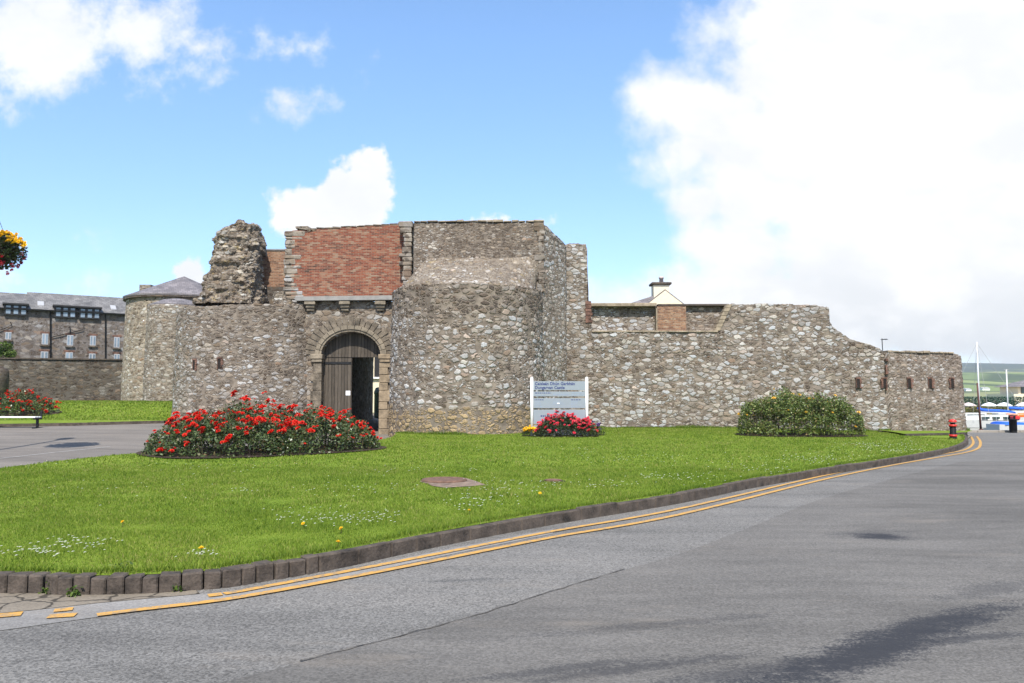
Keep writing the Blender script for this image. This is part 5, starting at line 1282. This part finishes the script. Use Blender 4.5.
for k in range(420):
    v = rng.normal(size=3); v /= np.linalg.norm(v)
    if v[2] > .1 and ny_ < 95: me = random.choice(gv); nm = 'yellow_flower'; ny_ += 1
    elif v[2] < -.1 and nc_ < 60: me = random.choice(cv); nm = 'crimson_flower'; nc_ += 1
    else: continue
    o = bpy.data.objects.new(nm, me); col.objects.link(o); o.parent = hbk; rr_ = random.uniform(.92, 1.1)
    o.location = Vector((hx+.67*v[0]*rr_, YB+.67*v[1]*rr_, hz_+.03+.43*v[2]*rr_+(.03 if v[2] > 0 else -random.uniform(.02, .14))))-hbk.location; o.rotation_euler = (random.uniform(-.8, .8), random.uniform(-.8, .8), 0)

# =================================================================== HARBOUR
qw = MB(); qw.box(9.9, 110, 45.72, 46.0, -4, -.34); struct(qw.build('quay_wall', M['quay']))
mb = MB(); x = 12.
while x < 70: mb.box(x, x+1.18, 45.35, 46.08, -.4, -.235); x += 1.2
struct(mb.build('quay_edge', M['pave'], None, False, .012))
wm, t, b, o = newmat('harbour_water'); t.put(b.inputs['Base Color'], (.06, .085, .08)); b.inputs['Roughness'].default_value = .12; b.inputs['Specular IOR Level'].default_value = .6
bump(t, b, t.noise(t.v('MULTIPLY', t.obj(), (1, 2.5, 1)), 1.6, 4), .25, .1)
struct(link('water', mesh('water', [(10, 46, -2.0), (300, 46, -2.0), (300, 152, -2.0), (10, 152, -2.0)], [(0, 1, 2, 3)]), wm))

def hullmesh(L, Bm, z0, z1, xc, yc, bow=-1, n=24, rake=.12):
    """lofted hull along x; bow points to bow*x"""
    V = []; prof = [(0, 0), (.55, .02), (.85, .25), (.97, .7), (1, 1)]
    for i in range(n+1):
        f = i/n; wf_ = (1-max(0, (f-.45)/.55)**2.2)*(.82+.18*min(1, f/.3)); sheer = .18*(f-.4)**2*1.6
        wf_ = max(wf_, .015)
        for sgn in (-1, 1):
            for (a, h) in (prof if sgn > 0 else prof[::-1]):
                z = z0+(z1+sheer*L*.12-z0)*h; xx = (f-.5)*L*(1-(1-h)*rake*(f > .5)*(f-.5)*2)
                V.append((xc+bow*xx, yc+sgn*a*wf_*Bm/2, z))
    m_ = 10; Fc = [(i*m_+k, i*m_+k+1, (i+1)*m_+k+1, (i+1)*m_+k) for i in range(n) for k in range(m_-1)]
    Fc += [(i*m_+9, i*m_+0, (i+1)*m_+0, (i+1)*m_+9) for i in range(n)]+[tuple(range(m_)), tuple(n*m_+k for k in range(m_))[::-1]]
    return MB().add(V, Fc)
WZ = -2.0
Yb = 62.; mxx, mz = XZ(976.8, 342, Yb); bt = thing('sailing_boat', (mxx+.6, Yb, WZ), 'white sailing yacht with tall mast and blue sail cover moored at the quay', 'sailing boat')
hz1 = XZ(980, 420.5, Yb)[1]
hullmesh(8.2, 2.5, WZ-.3, hz1, mxx+.75, Yb, -1).build('hull', M['hull'], bt, False)
MB().box(mxx-2.9, mxx+4.3, Yb-1.27, Yb-1.2, hz1-.55, hz1-.42).build('rubbing_strake', M['hullgrey'], bt, False, .02)
V = [(mxx-1.9, -.5, 0), (mxx+2.6, -.75, 0), (mxx+2.4, -.62, .42), (mxx-.9, -.45, .36)]
V = [(x, Yb+y, hz1+.02+z) for x, y, z in V]+[(x, Yb-y, hz1+.02+z) for x, y, z in V]
cb = MB().add(V, [(0, 1, 2, 3), (7, 6, 5, 4), (3, 2, 6, 7), (1, 5, 6, 2), (0, 3, 7, 4), (0, 4, 5, 1)]).build('cabin', M['hull'], bt, False, .03)
for k in range(3): MB().box(mxx-.2+k*.8, mxx+.25+k*.8, Yb-.82, Yb-.56, hz1+.14, hz1+.3).build('porthole', M['darkglass'], cb)
MB().tube([(mxx, Yb, hz1-.2), (mxx, Yb, mz)], .065, 10, .05).build('mast', M['alloy'], bt, True)
bz = XZ(980, 411.3, Yb)[1]
MB().tube([(mxx+.05, Yb, bz-.05), (mxx+2.9, Yb, bz-.15)], .05, 8).build('boom', M['alloy'], bt)
pts = [(mxx-.1, Yb, bz+.28), (mxx+.12, Yb, bz+.12), (mxx+.8, Yb, bz+.06), (mxx+1.6, Yb, bz+.04), (mxx+2.2, Yb, bz+.0), (mxx+2.75, Yb, bz-.1)]
MB().tube(pts, .13, 10, .08).build('sail_cover', M['blue'], bt, True)
mb = MB()
for q in ((-3.2, 0), (3.9, 0), (0.1, -1.15), (.1, 1.15)): mb.tube([(mxx, Yb, mz-.1), (mxx+q[0], Yb+q[1], hz1+.05)], .012, 4)
mb.build('stay', M['hullgrey'], bt)
mb = MB()
for k in range(9): mb.tube([(mxx-2.8+k*.85, Yb-1.1, hz1), (mxx-2.8+k*.85, Yb-1.1, hz1+.5)], .013, 5)
mb.tube([(mxx-2.8, Yb-1.1, hz1+.5), (mxx+4, Yb-1.1, hz1+.5)], .01, 4); mb.build('rail', M['alloy'], bt)
Y2 = 84.; m2x, m2z = XZ(1006.3, 369.8, Y2); b2_ = thing('sailing_boat', (m2x, Y2, WZ), 'farther small yacht with short bare mast behind the blue sail cover', 'sailing boat')
h2 = XZ(1000, 415, Y2)[1]
hullmesh(7, 2.3, WZ-.3, h2, m2x, Y2, 1).build('hull', M['hull'], b2_)
MB().box(m2x-1.4, m2x+1.6, Y2-.6, Y2+.6, h2, h2+.45).build('cabin', M['hull'], b2_, False, .08); MB().tube([(m2x, Y2, h2), (m2x, Y2, m2z)], .075, 10, .06).build('mast', M['alloy'], b2_, True)
MB().tube([(m2x-.25, Y2, m2z), (m2x+.25, Y2, m2z)], .03, 6).build('mast_head', M['hullgrey'], b2_)
MB().tube([(m2x+.1, Y2, h2+.75), (m2x+2.8, Y2, h2+.65)], .14, 8).build('sail_cover', M['blue'], b2_, True)
Y3 = 55.; x3, z3 = XZ(1010, 423, Y3); b3 = thing('motor_boat', (x3+.6, Y3, WZ), 'small white motor boat with a blue cover behind the litter bin', 'motor boat')
hullmesh(4.6, 1.9, WZ-.2, z3-.1, x3+1.1, Y3, 1).build('hull', M['hull'], b3)
mb = MB(); V = []
nn_ = 16
for i in range(nn_+1):
    f = i/nn_; wd = (1-max(0, (f-.5)/.5)**2)*.9
    for k in range(7): a = PI*k/6; V.append((x3-.85+f*2.6, Y3-wd*math.cos(a), z3-.1+.22*math.sin(a)*(1-.5*f)))
mb.add(V, [(i*7+k, i*7+k+1, (i+1)*7+k+1, (i+1)*7+k) for i in range(nn_) for k in range(6)]+[tuple(range(7)), tuple(nn_*7+k for k in range(7))]); mb.build('boat_cover', M['blue'], b3, True)
MB().box(x3+.1, x3+.55, Y3-.35, Y3+.35, z3+.2, z3+.5).build('engine_cowl', M['red'], b3, False, .08)
Y4 = 75.; x4, z4 = XZ(971, 414.5, Y4); b4 = thing('cabin_cruiser', (x4, Y4, WZ), 'white cabin cruiser half hidden behind the end of the castle wall', 'boat')
hullmesh(6, 2.2, WZ-.2, XZ(970, 419.5, Y4)[1], x4, Y4, 1).build('hull', M['hull'], b4); zc4 = XZ(970, 419.5, Y4)[1]
cb = MB().box(x4-1.2, x4+1.1, Y4-.8, Y4+.8, zc4+.01, zc4+.62).build('cabin', M['hull'], b4, False, .1); MB().box(x4-.8, x4+.8, Y4-.83, Y4-.79, zc4+.28, zc4+.5).build('window', M['darkglass'], cb)
MB().box(x4-2.4, x4-1.3, Y4-.7, Y4+.7, zc4+.01, zc4+.3).build('tarpaulin', M['blue'], b4, False, .08)
Y5 = 72.; x5, z5 = XZ(1018, 415.5, Y5); b5 = thing('dinghy', (x5+.6, Y5, WZ), 'orange topped dinghy moored right of the motor boat', 'dinghy')
hullmesh(3.6, 1.5, WZ-.2, z5-.15, x5+.6, Y5, 1).build('hull', M['hull'], b5); MB().tube([(x5-1.0, Y5, z5), (x5+.8, Y5, z5+.02), (x5+1.7, Y5, z5-.05)], .2, 10).build('cover', M['orange'], b5, True)

# far shore: parasols, hedge, house, hills
FZ = -.9
bank = MB(); xs = np.linspace(60, 330, 60)
sheet('far_bank', [(10.5, 139), (330, 139), (330, 152), (10.5, 152)], lambda x, y: -2.3+1.55*s01(139, 151, y)+.12*np.sin(x*1.7)*np.sin(y), flat('bank_scrub', (.14, .115, .05), 1, .45, .35, bmp=.5), 1.5)
pts = []
for _ in range(9000):
    x = random.uniform(75, 112); y = random.uniform(147, 152); pts.append((x, y, -1.0+random.random()*.8+.5*mnoise.noise((x*.5, y, 0))))
sc_m = leafmat('scrub_leaf', [(0, (.06, .075, .015)), (.4, (.13, .14, .03)), (.7, (.19, .13, .06)), (1, (.2, .17, .05))], .2); o = leaves('scrub', pts, .45, sc_m); tag(o, 'brown and green scrub along the far harbour bank', 'scrub', None, 'stuff')
gk = 'white parasols on the far shore'
labs = ['white parasol beyond the harbour beside the castle wall end', 'white parasol right of the tall mast across the harbour', 'white parasol behind the shorter mast across the harbour', 'white parasol at the right edge across the harbour']
for k, px in enumerate((968.5, 989, 1004, 1023.5)):
    x, z = XZ(px, 402.4, 156); pr = thing('parasol', (x, 156, FZ), labs[k], 'parasol', gk)
    MB().lathe([(1.42, -.75), (1.45, -.62), (.9, -.28), (.45, -.1), (.06, 0), (.01, .06)], (x, 156, z), 8).build('canopy', M['white'] if k else M['pot'], pr); MB().tube([(x, 156, FZ), (x, 156, z-.1)], .05, 6).build('pole', M['alloy'], pr)
x0 = XZ(955, 400, 165)[0]
hd = thing('hedge', (x0+12, 165, FZ), 'dark green screened fence and hedge behind the parasols', 'hedge')
pts = [(random.uniform(x0-3, x0+26), 165+random.uniform(-.7, .7), FZ+random.uniform(.1, 2.75)) for _ in range(9000)]
leaves('foliage', pts, .34, leafmat('hedge_leaf', [(0, (.01, .035, .02)), (1, (.025, .085, .05))], .1), hd)
Yh = 185.; hx0, hz0 = XZ(1012.5, 393.8, Yh); hm = thing('harbour_house', (hx0+8, Yh, FZ), 'house with slate roof and big dark windows on a cream terrace across the harbour', 'house')
tzp = XZ(1012, 394, Yh)[1]; ezp = XZ(1012, 386.8, Yh)[1]; rzp = XZ(1024, 381.5, Yh)[1]
tx_ = XZ(1007, 394, Yh)[0]
MB().box(tx_, tx_+24, Yh-2.5, Yh+8, FZ, tzp).build('terrace', M['cream'], hm)
MB().box(hx0+1.4, hx0+18, Yh, Yh+7, tzp, ezp).build('wall', M['cream'], hm)
wn_ = MB().box(hx0+2.0, hx0+9, Yh-.1, Yh-.003, tzp+.1, ezp-.05).build('window', M['darkglass'], hm)
mb = MB()
for k in range(5): mb.box(hx0+1.95+k*1.7, hx0+2.1+k*1.7, Yh-.16, Yh-.103, tzp+.1, ezp-.05)
mb.build('frame', M['frame_dark'], wn_)
mb = MB(); V = [(hx0+.2, Yh-1.2, ezp), (hx0+19, Yh-1.2, ezp), (hx0+19, Yh+8.2, ezp), (hx0+.2, Yh+8.2, ezp), (hx0+5, Yh+3.5, rzp+.4), (hx0+14, Yh+3.5, rzp+.4)]; mb.add(V, [(0, 1, 5, 4), (1, 2, 5), (2, 3, 4, 5), (3, 0, 4), (3, 2, 1, 0)]); mb.build('roof', M['slate'], hm)
# hills: fields climbing to a dark wooded ridge
def hillz(x, y):
    t_ = np.clip((y-260)/2600, 0, 1); e_ = EYE+.0062*(np.minimum(y, 900)-200)*s01(230, 600, y)
    z = -1.2+s01(230, 520, y)*5+36*s01(420, 1300, y)+s01(1300, 3000, y)*95
    z = z*(1+.10*np.sin(x*.0021+1.3)+.05*np.sin(x*.006+y*.002))
    return z
hxs = np.linspace(-1500, 5200, 150); hys = np.unique(np.r_[np.linspace(210, 700, 50), np.linspace(700, 3300, 70)])
XX, YY = np.meshgrid(hxs, hys); ZZ = hillz(XX, YY); nx, ny = len(hxs), len(hys); idx = np.arange(nx*ny).reshape(ny, nx)
hm_, t, b, o = newmat('hill_fields'); p = t.obj()
cell = t.r(t.vor(t.v('MULTIPLY', p, (.5, .28, 0)), .012))[0]; ed = t.vor(t.v('MULTIPLY', p, (.5, .28, 0)), .012, 'DISTANCE_TO_EDGE', 'Distance')
c = t.ramp(cell, [(0, (.11, .15, .06)), (.35, (.16, .21, .07)), (.6, (.21, .25, .09)), (.85, (.28, .27, .13)), (1, (.12, .16, .065))])
c = t.mix(t.sm(ed, .03, .07, .8, 0), c, (.03, .05, .025))
c = t.mix(t.sm(t.noise(p, .006, 5, .65), .53, .6, 0, .8), c, (.03, .052, .028))
yy_ = t.sepxyz(p)[1]; c = t.mix(t.sm(t.m('ADD', yy_, t.m('MULTIPLY', t.m('SUBTRACT', t.noise(p, .004, 4), .5), 900)), 1900, 2200, 0, .9), c, (.028, .042, .03))
t.put(b.inputs['Base Color'], c)
struct(link('hills', mesh('hills', np.c_[XX.ravel(), YY.ravel(), ZZ.ravel()], np.stack([idx[:-1, :-1], idx[:-1, 1:], idx[1:, 1:], idx[1:, :-1]], -1).reshape(-1, 4)), hm_, None, True))
for k, (px0, px1, py0, py1, Yq, lab) in enumerate(((966, 971.5, 388, 391, 420, 'small white farmhouse beside the wall end on the far fields'), (982.5, 990, 387, 390.3, 430, 'long white farmhouse between the two masts on the far fields'))):
    Yq = G((px0+px1)/2, py1, hillz)[1]; x0, z1 = XZ(px0, py0, Yq); x1, z0 = XZ(px1, py1, Yq); fh = thing('farmhouse', ((x0+x1)/2, Yq, z0), lab, 'house', 'white farmhouses on the far fields')
    MB().box(x0, x1, Yq, Yq+6, z0-1, z1-(z1-z0)*.35).build('wall', M['white'], fh); zz = z1-(z1-z0)*.35
    MB().add([(x0-.2, Yq-.3, zz), (x1+.2, Yq-.3, zz), (x1+.2, Yq+6.3, zz), (x0-.2, Yq+6.3, zz), (x0, Yq+3, z1), (x1, Yq+3, z1)], [(0, 1, 5, 4), (2, 3, 4, 5), (1, 2, 5), (3, 0, 4), (3, 2, 1, 0)]).build('roof', M['hullgrey'], fh)

# =================================================================== HAZE
hzm = bpy.data.materials.new('haze_air'); hzm.use_nodes = True; ht = NT(hzm.node_tree); ht.n.clear()
pv = ht.new('ShaderNodeVolumePrincipled'); pv.inputs['Color'].default_value = (.86, .92, 1, 1); pv.inputs['Density'].default_value = .00015; pv.inputs['Anisotropy'].default_value = .1
ho = ht.new('ShaderNodeOutputMaterial'); ht.l.new(pv.outputs[0], ho.inputs['Volume'])
hz = MB().box(-9100, 9100, -6100, 9100, -6.2, 150).build('haze', hzm); hz['kind'] = 'stuff'; hz['label'] = 'thin pale summer haze that softens the far hills'
